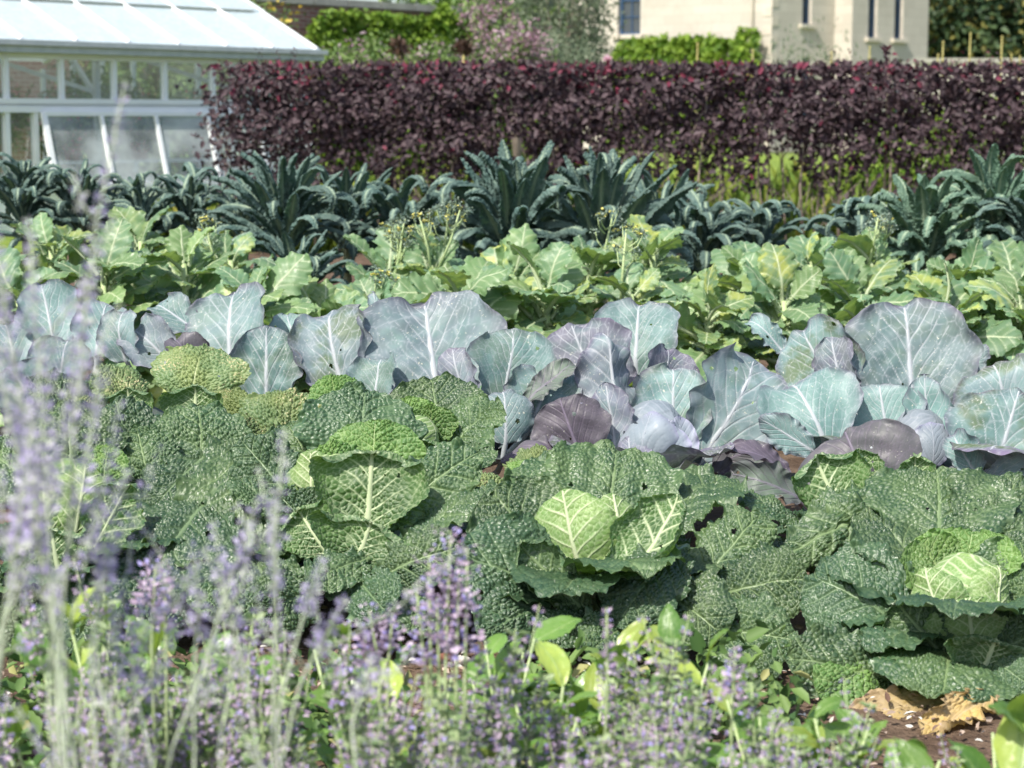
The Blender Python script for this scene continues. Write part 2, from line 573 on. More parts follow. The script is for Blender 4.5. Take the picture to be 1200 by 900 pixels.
    zz = np.cumsum(np.sin(thc) * dt) / cl * L
    yc, zc = yy * ca + zz * sa, -yy * sa + zz * ca
    yc -= yc[0]
    zc -= zc[0]
    tha = thc - math.atan2(sa, ca)
    ct, st = np.cos(tha)[:, None], np.sin(tha)[:, None]
    A = ang[None, :]
    up = lz + h * np.cos(A)
    PX = lx - h * np.sin(A)
    tw = (twist * t1)[:, None]
    PX, up = PX * np.cos(tw) - up * np.sin(tw), PX * np.sin(tw) + up * np.cos(tw)
    PY = yc[:, None] - st * up
    PZ = zc[:, None] + ct * up
    V = np.stack([PX, PY, PZ], -1).reshape(-1, 3)
    faces = grid_faces(nu, nv)
    if holes:
        kill = np.zeros(len(V), bool)
        XF, YF = X.ravel(), Yf.ravel()
        for _ in range(holes):
            hx, hy, hr = (r.rand() - .5) * W * .85, (.2 + .75 * r.rand()) * L, .0016 + .0045 * r.rand() ** 2
            kill |= (np.hypot((XF - hx) * (1 + .6 * r.rand()), YF - hy) < hr * (1 + .4 * np.sin(5 * np.arctan2(YF - hy, XF - hx) + r.rand() * 6)))
        kill &= vein.ravel() < .75
        faces = faces[~kill[faces].any(1)]
    A_ = {'vein': vein.ravel(), 'rim': rim.ravel()}
    # stalk under the midrib, running on to the crown
    n = 7
    idx = list(range(0, nv - 4, max(1, nv // 12)))
    c0 = nu // 2
    mids = [V[i * nu + c0] for i in idx]
    rad = [(.0125 * W / .3 if kind in ('savoy', 'red') else .011 * W / .2) * (1 - .85 * i / nv) + .0008 for i in idx]
    if kind == 'oval':
        rad = [x_ * .35 for x_ in rad]
    pts = [np.array(p) - np.array([0, 0, rr * .75]) for p, rr in zip(mids, rad)]
    if pet is not None:
        p0 = np.array(pet)
        d0 = pts[0] - pts[1]
        d0 = d0 / (np.linalg.norm(d0) + 1e-9)
        b1 = pts[0] + d0 * np.linalg.norm(p0 - pts[0]) * .45
        pre, prad = [], []
        for k_ in range(6):
            u = k_ / 6
            pre.append((1 - u) ** 2 * p0 + 2 * u * (1 - u) * b1 + u * u * pts[0])
            prad.append(rad[0] * (1.35 - .35 * u))
        pts = pre + pts
        rad = prad + rad
    tb = MB()
    tb.tube(pts, rad, n)
    tv = np.array(tb.v)
    q4 = [f for f in tb.f if len(f) == 4]
    faces = np.concatenate([faces, np.array(q4) + len(V)])
    A_['vein'] = np.concatenate([A_['vein'], np.full(len(tv), .9)])
    A_['rim'] = np.concatenate([A_['rim'], np.zeros(len(tv))])
    V = np.concatenate([V, tv])
    return np_mesh(name, V, faces, A_)


def frame(bp, tp, hint):
    ey = (tp - bp).normalized()
    h = Vector(hint)
    ez = (h - ey * h.dot(ey))
    if ez.length < 1e-3:
        ez = ey.orthogonal()
    ez.normalize()
    ex = ey.cross(ez)
    return Matrix(((ex.x, ey.x, ez.x, bp.x), (ex.y, ey.y, ez.y, bp.y), (ex.z, ey.z, ez.z, bp.z), (0, 0, 0, 1)))


seedc = [100]


def put_leaf(plant, b, t, wpx, kind, mat, hint=(0, -.75, .65), col=None, name='leaf', lowres=False, label=None, world=False, **k):
    bp, tp = (Vector(b), Vector(t)) if world else (P(*b), P(*t))
    W = wpx if world else wpx * (b[2] + t[2]) / 2 / F
    seedc[0] += 1
    sd = k.pop('seed', seedc[0])
    mtx = frame(bp, tp, hint)
    crown = plant['_crown']
    pl = mtx.inverted() @ Vector(crown)
    if kind == 'savoy':
        k.setdefault('nu', 61 if lowres else 117)
        k.setdefault('nv', 71 if lowres else 139)
        k.setdefault('holes', sd * 7 % 5)
    me = leaf_mesh(name, (tp - bp).length, W, kind, sd, pet=tuple(pl), **k)
    o = bpy.data.objects.new(name, me)
    link(o, plant, mat)
    o.matrix_basis = Matrix.Translation(-plant.location) @ mtx
    if col:
        o.color = (*col, 0, 1)
    if label:
        o['label'] = label
    return o


def cabbage(name, px, py, Y, label, cat, group, crown_h, stump_r=.028):
    w = P(px, py, Y)
    e = thing(name, (w.x, w.y, 0), label, cat, group)
    e['_crown'] = (w.x, w.y, crown_h)
    m = MB()
    m.tube([(0, 0, -.03), (.006, .004, crown_h * .5), (0, 0, crown_h + .02)], [stump_r * 1.1, stump_r, stump_r * .9], 10)
    m.build('stem', M['stump'], e, True)
    return e


def ball(plant, c, r, mat, seed, name='head', sz=1.05):
    """the tight heart: overlapping cap leaves modelled as one swelling surface"""
    nu, nv = 190, 110
    a, b = np.meshgrid(np.linspace(0, 2 * math.pi, nu), np.linspace(-1.45, math.pi / 2, nv))
    d = np.stack([np.cos(a) * np.cos(b), np.sin(a) * np.cos(b), np.sin(b)], -1)
    lay = np.zeros_like(a)
    vein = np.zeros_like(a)
    rr = np.random.RandomState(seed)
    for k in range(5):
        ax = rr.randn(3)
        ax[2] = abs(ax[2]) + .3
        ax /= np.linalg.norm(ax)
        dd = d @ ax
        t1 = np.cross(ax, [0.2, .3, 1]); t1 /= np.linalg.norm(t1)
        t2 = np.cross(ax, t1)
        u, v = d @ t1, d @ t2
        on = sst(dd + .05 * np.sin(6 * np.arctan2(u, v) + k), .32, .37)
        vm = np.exp(-(u / .03) ** 2)
        g = (v - .7 * np.abs(u) + .4 * u * u + .03 * np.sin(9 * u + k)) * 5 + np.where(u > 0, .5, 0)
        vs = np.exp(-((np.abs(g - np.round(g)) / 5) / .022) ** 2) * .9
        f1, f2 = worley(u + .04 * np.sin(9 * v + k), v + .04 * np.sin(8 * u), 13, seed + k)
        net = np.exp(-((f2 - f1) / .12) ** 2) * .4
        vein = vein * (1 - on) + on * np.maximum.reduce([vm, vs, net])
        lay += on * .028
    R = r * (1 + lay + .012 * vein + .015 * np.sin(3 * a + seed) * np.cos(b))
    V = (d * R[..., None]) * np.array([1, 1, sz])
    me = np_mesh(name, V.reshape(-1, 3), grid_faces(nu, nv), {'vein': vein.ravel(), 'rim': np.zeros(nu * nv)})
    o = link(bpy.data.objects.new(name, me), plant, mat)
    o.location = Vector(c) - plant.location
    return o


def skirt(plant, n, rad, z, kind, mats, seed, el=(.05, .35), avoid=None, wr=.85, dz=.05, **k):
    """lower rosette leaves, all the way round the stem"""
    r = random.Random(seed)
    cr = Vector(plant['_crown'])
    for i in range(n):
        a = 2 * math.pi * (i + r.uniform(-.25, .25)) / n + seed
        if avoid and avoid(a):
            continue
        e = r.uniform(*el)
        Ln = rad * r.uniform(.8, 1.1)
        d = Vector((math.cos(a) * math.cos(e), math.sin(a) * math.cos(e), math.sin(e)))
        b = Vector((cr.x, cr.y, z + r.uniform(-dz, dz))) + Vector((d.x, d.y, 0)) * rad * .22
        put_leaf(plant, b, b + d * Ln, Ln * wr * r.uniform(.85, 1.1), kind, r.choice(mats), hint=(-d.x * .3, -d.y * .3, 1), world=True, lowres=True,
                 beta=r.uniform(.5, 1.1), cup=r.uniform(-.3, .3), **k)


UP = (0, -.35, .95)
FC = (0, -.9, .45)
SV, SB, SY, SI, SN, SH = (M[k] for k in ('savoy', 'savoy_blue', 'savoy_yellow', 'savoy_inner', 'savoy_vein', 'savoy_head'))
GS = 'savoy cabbages in the front rows'


def sv(p, b, t, w, m=None, **k):
    k.setdefault('beta', .85)
    k.setdefault('cup', -.5)
    k.setdefault('cpow', 1.8)
    k.setdefault('ruf', 1.5)
    if 'hint' not in k or k['hint'] in (UP, FC):
        q = random.Random(seedc[0] * 3 + 2)
        dx, dy = t[0] - b[0], t[1] - b[1]
        l_ = math.hypot(dx, dy)
        h0 = k.get('hint', (0, -.75, .65))
        k['hint'] = (-.75 * dx / l_ + q.uniform(-.3, .3), h0[1], h0[2] + .25 * max(0, dy / l_))
    return put_leaf(p, b, t, w, 'savoy', m or SV, **k)


def wrap(p, b, t, w, m=None, **k):
    """wrapper leaf seen from its veined outer side, margin rolled back towards the viewer"""
    k.setdefault('beta', .25)
    k.setdefault('cup', 1.5)
    k.setdefault('cpow', 2.6)
    k.setdefault('tipcurl', 1.5)
    k.setdefault('blis', .75)
    k.setdefault('veiny', 1)
    k.setdefault('hint', FC)
    return put_leaf(p, b, t, w, 'savoy', m or SN, **k)


def hug(p, b, t, w, m=None, **k):
    """leaf closed over the heart"""
    k.setdefault('beta', 1.5)
    k.setdefault('cup', -.95)
    k.setdefault('blis', .4)
    k.setdefault('veiny', 1)
    k.setdefault('holes', 0)
    k.setdefault('ruf', .5)
    k.setdefault('hint', (0, -.9, .4))
    return put_leaf(p, b, t, w, 'savoy', m or SH, name='heart_leaf', **k)


# --- centre savoy
s = cabbage('savoy_cabbage', 690, 640, 4.8, 'crinkled savoy cabbage in the middle of the front row, its pale heart half open', 'cabbage', GS, .12)
ball(s, P(692, 628, 4.82), .08, SH, 3)
hug(s, (690, 690, 4.72), (660, 574, 4.74), 116, beta=1.0, cup=-.7, hint=(-.35, -.9, .3))
hug(s, (715, 665, 4.74), (718, 578, 4.8), 108, hint=(.4, -.8, .5))
sv(s, (690, 625, 4.9), (640, 533, 5.08), 160, SV, beta=.8, cup=.25)
sv(s, (710, 620, 4.9), (722, 524, 5.08), 165, SI and SV, beta=.9, cup=.2)
sv(s, (745, 640, 4.88), (858, 560, 5.1), 130, SV, beta=.8, cup=.2)
sv(s, (665, 690, 4.78), (574, 575, 4.85), 145, SV, beta=.8, cup=.25, hint=(.1, -.8, .6))
sv(s, (690, 722, 4.7), (535, 650, 4.62), 165, SB, beta=.7, cup=.1, hint=(-.2, -.7, .7))
wrap(s, (690, 722, 4.62), (598, 628, 4.66), 92, SV, cup=2.0, cpow=1.6, hint=(-.35, -.6, .6), blis=1, ruf=.7)
wrap(s, (722, 712, 4.6), (802, 584, 4.72), 120, SN, cup=1.9, cpow=1.8, tipcurl=.6, hint=(-.55, -.7, .3), ruf=.5)
sv(s, (800, 640, 4.68), (722, 736, 4.5), 95, SB, beta=.9, cup=-.5, hint=(-.1, -.6, .8))
sv(s, (770, 690, 4.66), (848, 746, 4.5), 105, SV, beta=.8, cup=-.3, hint=UP)
sv(s, (815, 695, 4.75), (893, 600, 4.85), 90, SV, beta=.5, hint=(-.1, -.7, .7))
sv(s, (838, 700, 4.72), (948, 678, 4.66), 112, SV, beta=.7, hint=(.05, -.75, .7))
sv(s, (805, 735, 4.6), (935, 752, 4.5), 100, SV, beta=.6, hint=(.05, -.8, .6))
sv(s, (700, 728, 4.6), (628, 748, 4.5), 62, SB, hint=UP)
sv(s, (745, 730, 4.58), (690, 765, 4.42), 80, SV, hint=UP, beta=.9)
sv(s, (850, 770, 4.5), (905, 808, 4.38), 80, SV, hint=FC, beta=.7)
sv(s, (650, 700, 4.66), (560, 745, 4.5), 90, SB, hint=FC, beta=.7)
skirt(s, 10, .31, .12, 'savoy', [SV, SB], 5)

# --- right savoy
s = cabbage('savoy_cabbage', 1130, 705, 4.5, 'savoy cabbage in the right corner of the front row with a closed pale yellow-green heart', 'cabbage', GS, .12)
ball(s, P(1130, 702, 4.52), .094, SH, 8)
hug(s, (1120, 760, 4.42), (1085, 665, 4.46), 80, hint=(-.6, -.8, .3), beta=1.1)
hug(s, (1150, 755, 4.42), (1168, 662, 4.48), 85, hint=(.6, -.8, .3), beta=1.2)
hug(s, (1140, 775, 4.37), (1132, 700, 4.36), 112, beta=.7, cup=-.55, ruf=.9, hint=(0, -1, .1))
sv(s, (1100, 650, 4.7), (1098, 552, 4.92), 175, SV, beta=.7, cup=.1)
sv(s, (1150, 650, 4.7), (1192, 562, 4.9), 130, SV, beta=.7, cup=.1)
sv(s, (1098, 700, 4.6), (1012, 600, 4.78), 135, SV, beta=.7, cup=.1)
sv(s, (1075, 745, 4.5), (948, 675, 4.6), 150, SB, beta=.8, cup=-.1, hint=(-.1, -.8, .6))
sv(s, (1115, 710, 4.56), (1080, 632, 4.64), 110, SI, beta=.5, cup=.5, hint=(.3, -.8, .5))
sv(s, (1130, 690, 4.6), (1140, 622, 4.66), 130, SI, beta=.8, cup=.5)
sv(s, (1160, 720, 4.52), (1208, 640, 4.6), 100, SV, beta=.6, cup=.5, hint=(-.35, -.8, .4))
wrap(s, (1110, 775, 4.36), (1042, 695, 4.42), 82, SV, hint=(-.4, -.8, .4), ruf=.8, blis=1)
wrap(s, (1150, 790, 4.3), (1170, 738, 4.28), 150, SN, hint=(.1, -1, .2), tipcurl=2.2, ruf=.9)
sv(s, (1110, 765, 4.4), (1105, 818, 4.16), 175, SV, beta=1.0, cup=-.5, hint=(0, -.55, .85), ruf=1.3)
sv(s, (1060, 800, 4.35), (922, 770, 4.3), 100, SV, beta=.4, cup=-.2, hint=(0, -.8, .55))
sv(s, (1040, 770, 4.4), (960, 815, 4.25), 80, SI, beta=.6, hint=(0, -.8, .5))
sv(s, (1165, 765, 4.36), (1240, 735, 4.34), 100, SV, hint=FC)
sv(s, (1160, 775, 4.3), (1215, 810, 4.2), 90, SB, hint=UP)
skirt(s, 10, .30, .11, 'savoy', [SV, SB], 2)

# --- savoy behind, right
s = cabbage('savoy_cabbage', 1005, 610, 5.15, 'savoy cabbage with upturned cupped leaves below the largest red cabbage', 'cabbage', GS, .14)
wrap(s, (990, 612, 5.05), (950, 528, 5.12), 125, SN, cup=1.7, cpow=1.8, ruf=.7)
wrap(s, (1012, 580, 5.15), (1005, 522, 5.2), 60, SN, cup=1.4, ruf=.6)
wrap(s, (1072, 590, 5.1), (1072, 525, 5.12), 62, SN, cup=1.8, cpow=1.6)
sv(s, (1060, 575, 5.05), (925, 628, 4.95), 62, SV, beta=.7, cup=-.6, ruf=1.2, hint=UP)
sv(s, (1058, 590, 5.0), (905, 662, 4.82), 66, SV, beta=.8, cup=-.7, ruf=1.5, hint=UP)
sv(s, (940, 622, 5.0), (862, 580, 5.05), 66, SV, beta=.8, hint=UP)
sv(s, (950, 660, 4.9), (985, 600, 4.98), 90, SB, hint=FC)
sv(s, (920, 660, 4.88), (870, 640, 4.85), 60, SB, hint=UP)
skirt(s, 8, .24, .16, 'savoy', [SB, SV], 1)

# --- left-centre savoy with the big veined cup
s = cabbage('savoy_cabbage', 410, 610, 5.05, 'savoy cabbage left of centre with a big recurved leaf showing a net of pale veins', 'cabbage', GS, .14)
ball(s, P(390, 575, 5.05), .085, SH, 12)
hug(s, (375, 620, 4.98), (365, 528, 5.0), 78, beta=.9, cup=-.6, hint=(-.3, -.9, .3))
sv(s, (415, 575, 5.15), (428, 452, 5.3), 150, SB, beta=.7, cup=-.15, wb=.7)
sv(s, (380, 575, 5.15), (335, 495, 5.25), 110, SV, beta=.7, cup=.1)
sv(s, (440, 575, 5.08), (440, 492, 5.12), 120, SI, beta=.8, cup=-.1, ruf=.7)
sv(s, (395, 570, 5.05), (385, 518, 5.06), 75, SI, beta=1.2, cup=-.5)
wrap(s, (430, 625, 4.9), (438, 512, 4.96), 160, SN, cup=1.35, cpow=2.0, tipcurl=1.9, ruf=.7, hint=(0, -.85, .5))
wrap(s, (415, 668, 4.8), (440, 600, 4.82), 150, SN, cup=1.3, cpow=2.0, tipcurl=1.8, ruf=.6)
wrap(s, (385, 650, 4.85), (345, 590, 4.9), 90, SN, cup=1.5, hint=(-.3, -.85, .4), tipcurl=2.0)
sv(s, (445, 618, 4.92), (562, 528, 5.02), 78, SV, beta=.6, cup=-.25, hint=(.1, -.75, .65))
sv(s, (455, 660, 4.82), (585, 568, 4.92), 75, SV, beta=.5, cup=-.3, hint=UP)
sv(s, (440, 680, 4.75), (540, 640, 4.7), 80, SV, beta=.7, hint=FC)
sv(s, (380, 640, 4.9), (325, 578, 4.95), 75, SB, beta=.7, hint=(-.2, -.7, .65))
sv(s, (345, 590, 5.0), (282, 515, 5.08), 80, SB, beta=.5, hint=(-.1, -.8, .55))
sv(s, (330, 610, 4.95), (270, 560, 5.0), 70, SV, beta=.9, hint=UP, ruf=1.3)
sv(s, (430, 655, 4.78), (362, 688, 4.62), 62, SV, beta=.7, cup=-.4, hint=UP)
sv(s, (420, 680, 4.7), (455, 720, 4.55), 80, SB, beta=.7, hint=FC)
sv(s, (370, 690, 4.68), (300, 720, 4.55), 85, SV, hint=FC)
sv(s, (490, 690, 4.72), (480, 745, 4.55), 95, SV, hint=FC)
skirt(s, 10, .30, .12, 'savoy', [SV, SB], 4)

# --- big-leaved savoy on the left
s = cabbage('savoy_cabbage', 245, 600, 5.1, 'savoy cabbage with the biggest blistered outer leaves, no heart showing, left of the veined-cup savoy', 'cabbage', GS, .16)
sv(s, (238, 575, 5.18), (232, 472, 5.3), 118, SV, beta=.7, cup=-.15)
sv(s, (160, 570, 5.2), (135, 468, 5.3), 105, SB, beta=.7)
sv(s, (280, 512, 5.2), (300, 690, 4.85), 165, SV, beta=.9, cup=-.3, hint=(.1, -.85, .5), blis=1.2)
sv(s, (240, 535, 5.15), (170, 612, 4.98), 88, SB, beta=.7, cup=-.3, hint=(-.2, -.8, .5))
sv(s, (245, 588, 5.0), (168, 702, 4.74), 165, SB, beta=.9, cup=-.2, hint=(-.15, -.8, .6), blis=1.3)
sv(s, (290, 650, 4.85), (250, 730, 4.68), 110, SV, beta=.6, hint=FC)
sv(s, (300, 660, 4.85), (350, 730, 4.68), 90, SV, beta=.6, hint=FC)
sv(s, (210, 660, 4.85), (150, 740, 4.65), 110, SB, beta=.6, hint=FC)
sv(s, (180, 580, 5.1), (160, 500, 5.2), 80, SV, beta=.6)
skirt(s, 10, .29, .13, 'savoy', [SB, SV], 6)

# --- savoy at the left edge
s = cabbage('savoy_cabbage', 80, 610, 4.95, 'pale-hearted savoy cabbage at the left end of the front row, half hidden by sage stems', 'cabbage', GS, .14)
ball(s, P(82, 590, 4.95), .1, SH, 15)
hug(s, (85, 640, 4.86), (100, 545, 4.9), 90, hint=(.3, -.9, .3))
hug(s, (70, 640, 4.86), (55, 550, 4.9), 80, hint=(-.4, -.9, .3))
sv(s, (85, 570, 5.05), (80, 470, 5.2), 130, SV)
sv(s, (120, 590, 5.0), (128, 522, 5.05), 62, SI, cup=.3)
wrap(s, (98, 665, 4.8), (155, 558, 4.88), 80, SN, hint=(.4, -.8, .4))
sv(s, (50, 590, 5.0), (-30, 520, 5.1), 120, SV)
wrap(s, (70, 680, 4.78), (60, 615, 4.8), 120, SN)
sv(s, (80, 680, 4.75), (105, 760, 4.55), 110, SB, hint=FC)
sv(s, (50, 680, 4.75), (-20, 740, 4.6), 110, SV, hint=FC)
skirt(s, 10, .29, .13, 'savoy', [SV, SB], 3)

# --- back savoy with yellow heart
s = cabbage('savoy_cabbage', 495, 550, 5.55, 'small savoy cabbage with a round yellow-green heart, tucked below the widest red cabbage leaf', 'cabbage', GS, .16)
ball(s, P(487, 518, 5.52), .066, SH, 21)
sv(s, (520, 545, 5.62), (505, 442, 5.75), 125, SV, beta=.7, cup=.15)
sv(s, (515, 550, 5.55), (585, 470, 5.6), 90, SV, beta=.6, cup=.1)
sv(s, (495, 525, 5.58), (470, 468, 5.6), 62, SI, beta=.9, cup=.3)
sv(s, (505, 525, 5.56), (505, 476, 5.58), 62, SI, beta=.9, cup=.4)
wrap(s, (500, 560, 5.45), (492, 512, 5.46), 90, SN, cup=1.3, tipcurl=1.4, hint=(0, -.8, .6))
sv(s, (520, 570, 5.4), (575, 520, 5.5), 70, SV, hint=UP)
sv(s, (470, 560, 5.5), (440, 480, 5.6), 80, SB)
skirt(s, 7, .22, .18, 'savoy', [SV, SB], 9)

# --- yellow-speckled savoy
s = cabbage('savoy_cabbage', 345, 520, 5.65, 'savoy cabbage with puckered yellowing leaves and one lime green tip, behind the veined-cup savoy', 'cabbage', GS, .17)
sv(s, (335, 530, 5.6), (345, 458, 5.72), 125, SY, beta=.8, ruf=1.8, blis=1.6)
sv(s, (310, 530, 5.6), (285, 492, 5.62), 70, SY, beta=1.0, ruf=2.0, hint=UP, blis=1.5)
sv(s, (398, 490, 5.65), (388, 440, 5.72), 62, SI, beta=1.1, ruf=.8)
sv(s, (370, 520, 5.55), (395, 470, 5.6), 70, SY, ruf=1.6)
sv(s, (350, 540, 5.5), (320, 505, 5.5), 80, SV, hint=UP)
skirt(s, 7, .22, .18, 'savoy', [SY, SV], 11)

# --- upper left savoy
s = cabbage('savoy_cabbage', 190, 500, 5.8, 'savoy cabbage with dark hooded leaves under a domed light green one', 'cabbage', GS, .17)
sv(s, (225, 470, 5.85), (238, 405, 5.95), 118, SY, beta=.9, cup=-.4)
sv(s, (165, 475, 5.8), (118, 430, 5.85), 85, SY, beta=.8, hint=UP)
wrap(s, (228, 505, 5.65), (230, 448, 5.68), 100, SN, cup=1.6, cpow=1.6, tipcurl=1.0, ruf=.6)
wrap(s, (155, 505, 5.65), (150, 452, 5.68), 90, SN, cup=1.6, cpow=1.6, tipcurl=1.0, ruf=.6)
sv(s, (100, 490, 5.75), (40, 440, 5.8), 100, SV, hint=UP)
sv(s, (120, 500, 5.7), (85, 470, 5.7), 90, SY, hint=UP)
sv(s, (265, 500, 5.7), (275, 455, 5.75), 60, SY, ruf=1.6)
skirt(s, 7, .24, .18, 'savoy', [SV, SY], 14)

# --- filler savoy between centre and left-centre, only its leaves show
s = cabbage('savoy_cabbage', 600, 590, 5.35, 'low savoy cabbage, few lime-edged leaves showing left of the middle savoy', 'cabbage', GS, .15)
sv(s, (600, 580, 5.3), (638, 525, 5.4), 60, SY, beta=.6)
sv(s, (610, 575, 5.25), (628, 542, 5.27), 62, SI, beta=1.0, ruf=1.4)
sv(s, (590, 590, 5.2), (560, 555, 5.25), 70, SY, ruf=1.6, hint=UP)
sv(s, (570, 610, 5.15), (555, 580, 5.15), 90, SB, hint=UP)
skirt(s, 7, .22, .15, 'savoy', [SB, SV], 17)

# ------------------------------------------------------------------ red cabbages
GR = 'red cabbages behind the savoys'
RD, RU, RH = M['red'], M['red_under'], M['red_head']


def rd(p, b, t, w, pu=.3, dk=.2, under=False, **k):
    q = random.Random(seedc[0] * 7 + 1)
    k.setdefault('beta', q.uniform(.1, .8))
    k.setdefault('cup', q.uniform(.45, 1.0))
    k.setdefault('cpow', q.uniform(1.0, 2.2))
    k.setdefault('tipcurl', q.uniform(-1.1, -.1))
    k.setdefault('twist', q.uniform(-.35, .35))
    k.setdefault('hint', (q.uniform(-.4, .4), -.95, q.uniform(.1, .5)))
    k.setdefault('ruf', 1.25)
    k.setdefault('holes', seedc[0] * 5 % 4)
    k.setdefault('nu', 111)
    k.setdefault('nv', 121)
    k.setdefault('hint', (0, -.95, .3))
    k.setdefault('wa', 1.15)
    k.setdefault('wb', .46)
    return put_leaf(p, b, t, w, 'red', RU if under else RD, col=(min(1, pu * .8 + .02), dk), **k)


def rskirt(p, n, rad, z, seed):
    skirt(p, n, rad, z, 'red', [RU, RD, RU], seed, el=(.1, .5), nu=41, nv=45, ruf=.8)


r_ = cabbage('red_cabbage', 770, 560, 6.05, 'red cabbage with a tight lilac-blue heart showing and a tall folded leaf to its left', 'cabbage', GR, .16)
ball(r_, P(768, 515, 6.05), .105, RH, 31)
put_leaf(r_, (755, 560, 5.95), (765, 482, 5.98), 78, 'red', RH, name='heart_leaf', beta=1.3, cup=-.9, ruf=.3, hint=(-.4, -.9, .3))
put_leaf(r_, (795, 560, 5.96), (795, 488, 6.0), 42, 'red', RH, name='heart_leaf', beta=.8, cup=.5, ruf=1.2, hint=(.4, -.9, .2))
put_leaf(r_, (772, 562, 5.93), (783, 492, 5.95), 52, 'red', RH, name='heart_leaf', beta=.9, cup=-.4, ruf=1.6, hint=(.15, -.95, .25))
put_leaf(r_, (748, 562, 5.93), (738, 512, 5.96), 46, 'red', RD, name='heart_leaf', col=(.7, 0), beta=.7, cup=-.3, ruf=1.3, hint=(-.4, -.9, .2))
rd(r_, (790, 530, 6.12), (788, 428, 6.2), 92, .1, .6, ruf=1.4)
rd(r_, (738, 545, 6.1), (706, 382, 6.2), 100, .65, .1, fold=-.7, cup=.2, hint=(.3, -.95, .1), wb=.6)
rd(r_, (780, 470, 6.3), (785, 406, 6.35), 72, .95, .0)
rd(r_, (822, 540, 6.1), (893, 412, 6.25), 118, .35, .3)
rd(r_, (835, 545, 6.0), (905, 522, 6.0), 30, .4, 0, under=True, hint=FC)
rd(r_, (710, 480, 6.3), (668, 378, 6.4), 118, .85, .1, hint=(-.1, -.95, .3))
rd(r_, (745, 440, 6.5), (748, 349, 6.6), 112, .05, .3)
rd(r_, (682, 540, 5.95), (655, 466, 6.0), 96, .1, 0, under=True, cup=-.3, hint=(-.2, -.9, .2))
rd(r_, (705, 545, 5.95), (672, 530, 5.9), 60, 0, 0, under=True, hint=UP)
rd(r_, (705, 548, 5.9), (582, 530, 5.85), 40, 0, 0, under=True, hint=UP, cup=-.3)
rd(r_, (720, 550, 5.98), (712, 450, 6.05), 60, .8, 0, hint=(-.3, -.9, .1))
rd(r_, (815, 560, 5.95), (850, 548, 5.85), 60, 0, .3, under=True, hint=UP)
rskirt(r_, 9, .34, .14, 1)

r_ = cabbage('red_cabbage', 530, 520, 6.35, 'red cabbage with the widest fan-shaped lilac-veined leaf, left of the folded-leaf one', 'cabbage', GR, .18)
rd(r_, (513, 478, 6.3), (497, 346, 6.5), 176, .45, .15, cup=.6, wa=1.3, wb=.42, beta=.3, tipcurl=-.35, twist=0, cpow=1.3, hint=(.05, -.95, .3))
rd(r_, (402, 458, 6.35), (386, 358, 6.5), 102, .45, .8)
rd(r_, (590, 472, 6.2), (602, 386, 6.3), 102, .05, .4, ruf=1.3)
rd(r_, (552, 490, 6.1), (528, 406, 6.15), 52, .8, .2, cup=.7, hint=(-.3, -.9, .2))
rd(r_, (612, 480, 6.1), (674, 422, 6.15), 34, 1, 0, under=True, cup=.5, hint=(-.3, -.7, .5))
rd(r_, (620, 500, 6.1), (650, 430, 6.2), 90, .1, .5)
rd(r_, (592, 520, 6.0), (590, 455, 6.05), 74, .2, 0, cup=-.4, hint=(.2, -.9, .1))
rd(r_, (440, 390, 6.7), (436, 344, 6.75), 24, .2, .2, cup=1.0)
rd(r_, (560, 505, 6.05), (540, 470, 6.05), 60, .7, .2)
rd(r_, (440, 470, 6.25), (445, 415, 6.3), 70, .1, .4)
rskirt(r_, 9, .34, .16, 3)

r_ = cabbage('red_cabbage', 270, 500, 6.5, 'red cabbage with two overlapping blue-grey leaves above the hooded savoy, right of the sage stems', 'cabbage', GR, .18)
rd(r_, (272, 445, 6.55), (272, 332, 6.7), 112, .25, .25)
rd(r_, (312, 490, 6.35), (312, 383, 6.45), 88, .0, .5)
rd(r_, (232, 392, 6.65), (178, 352, 6.7), 52, .05, .2, hint=(0, -.8, .6))
rd(r_, (200, 425, 6.55), (150, 380, 6.6), 64, .6, .2, hint=(0, -.8, .5))
rd(r_, (230, 430, 6.5), (205, 398, 6.5), 60, .2, .2, under=True)
rd(r_, (345, 400, 6.7), (335, 370, 6.75), 50, .0, .6)
rd(r_, (270, 490, 6.3), (285, 462, 6.3), 50, .9, 0, hint=UP)
rskirt(r_, 8, .32, .16, 5)

r_ = cabbage('red_cabbage', 75, 460, 6.6, 'blue-grey red cabbage at the left end of its row, veiled by the sage flowers', 'cabbage', GR, .18)
rd(r_, (115, 420, 6.6), (122, 348, 6.7), 66, .1, .1)
rd(r_, (65, 410, 6.65), (48, 332, 6.75), 80, .1, .2)
rd(r_, (145, 425, 6.55), (142, 362, 6.6), 60, .3, .3)
rd(r_, (20, 440, 6.6), (5, 370, 6.7), 80, .3, .2)
rd(r_, (70, 450, 6.4), (80, 395, 6.45), 90, .2, .2)
rd(r_, (40, 470, 6.3), (10, 430, 6.3), 80, .2, .2)
rskirt(r_, 8, .32, .16, 7)

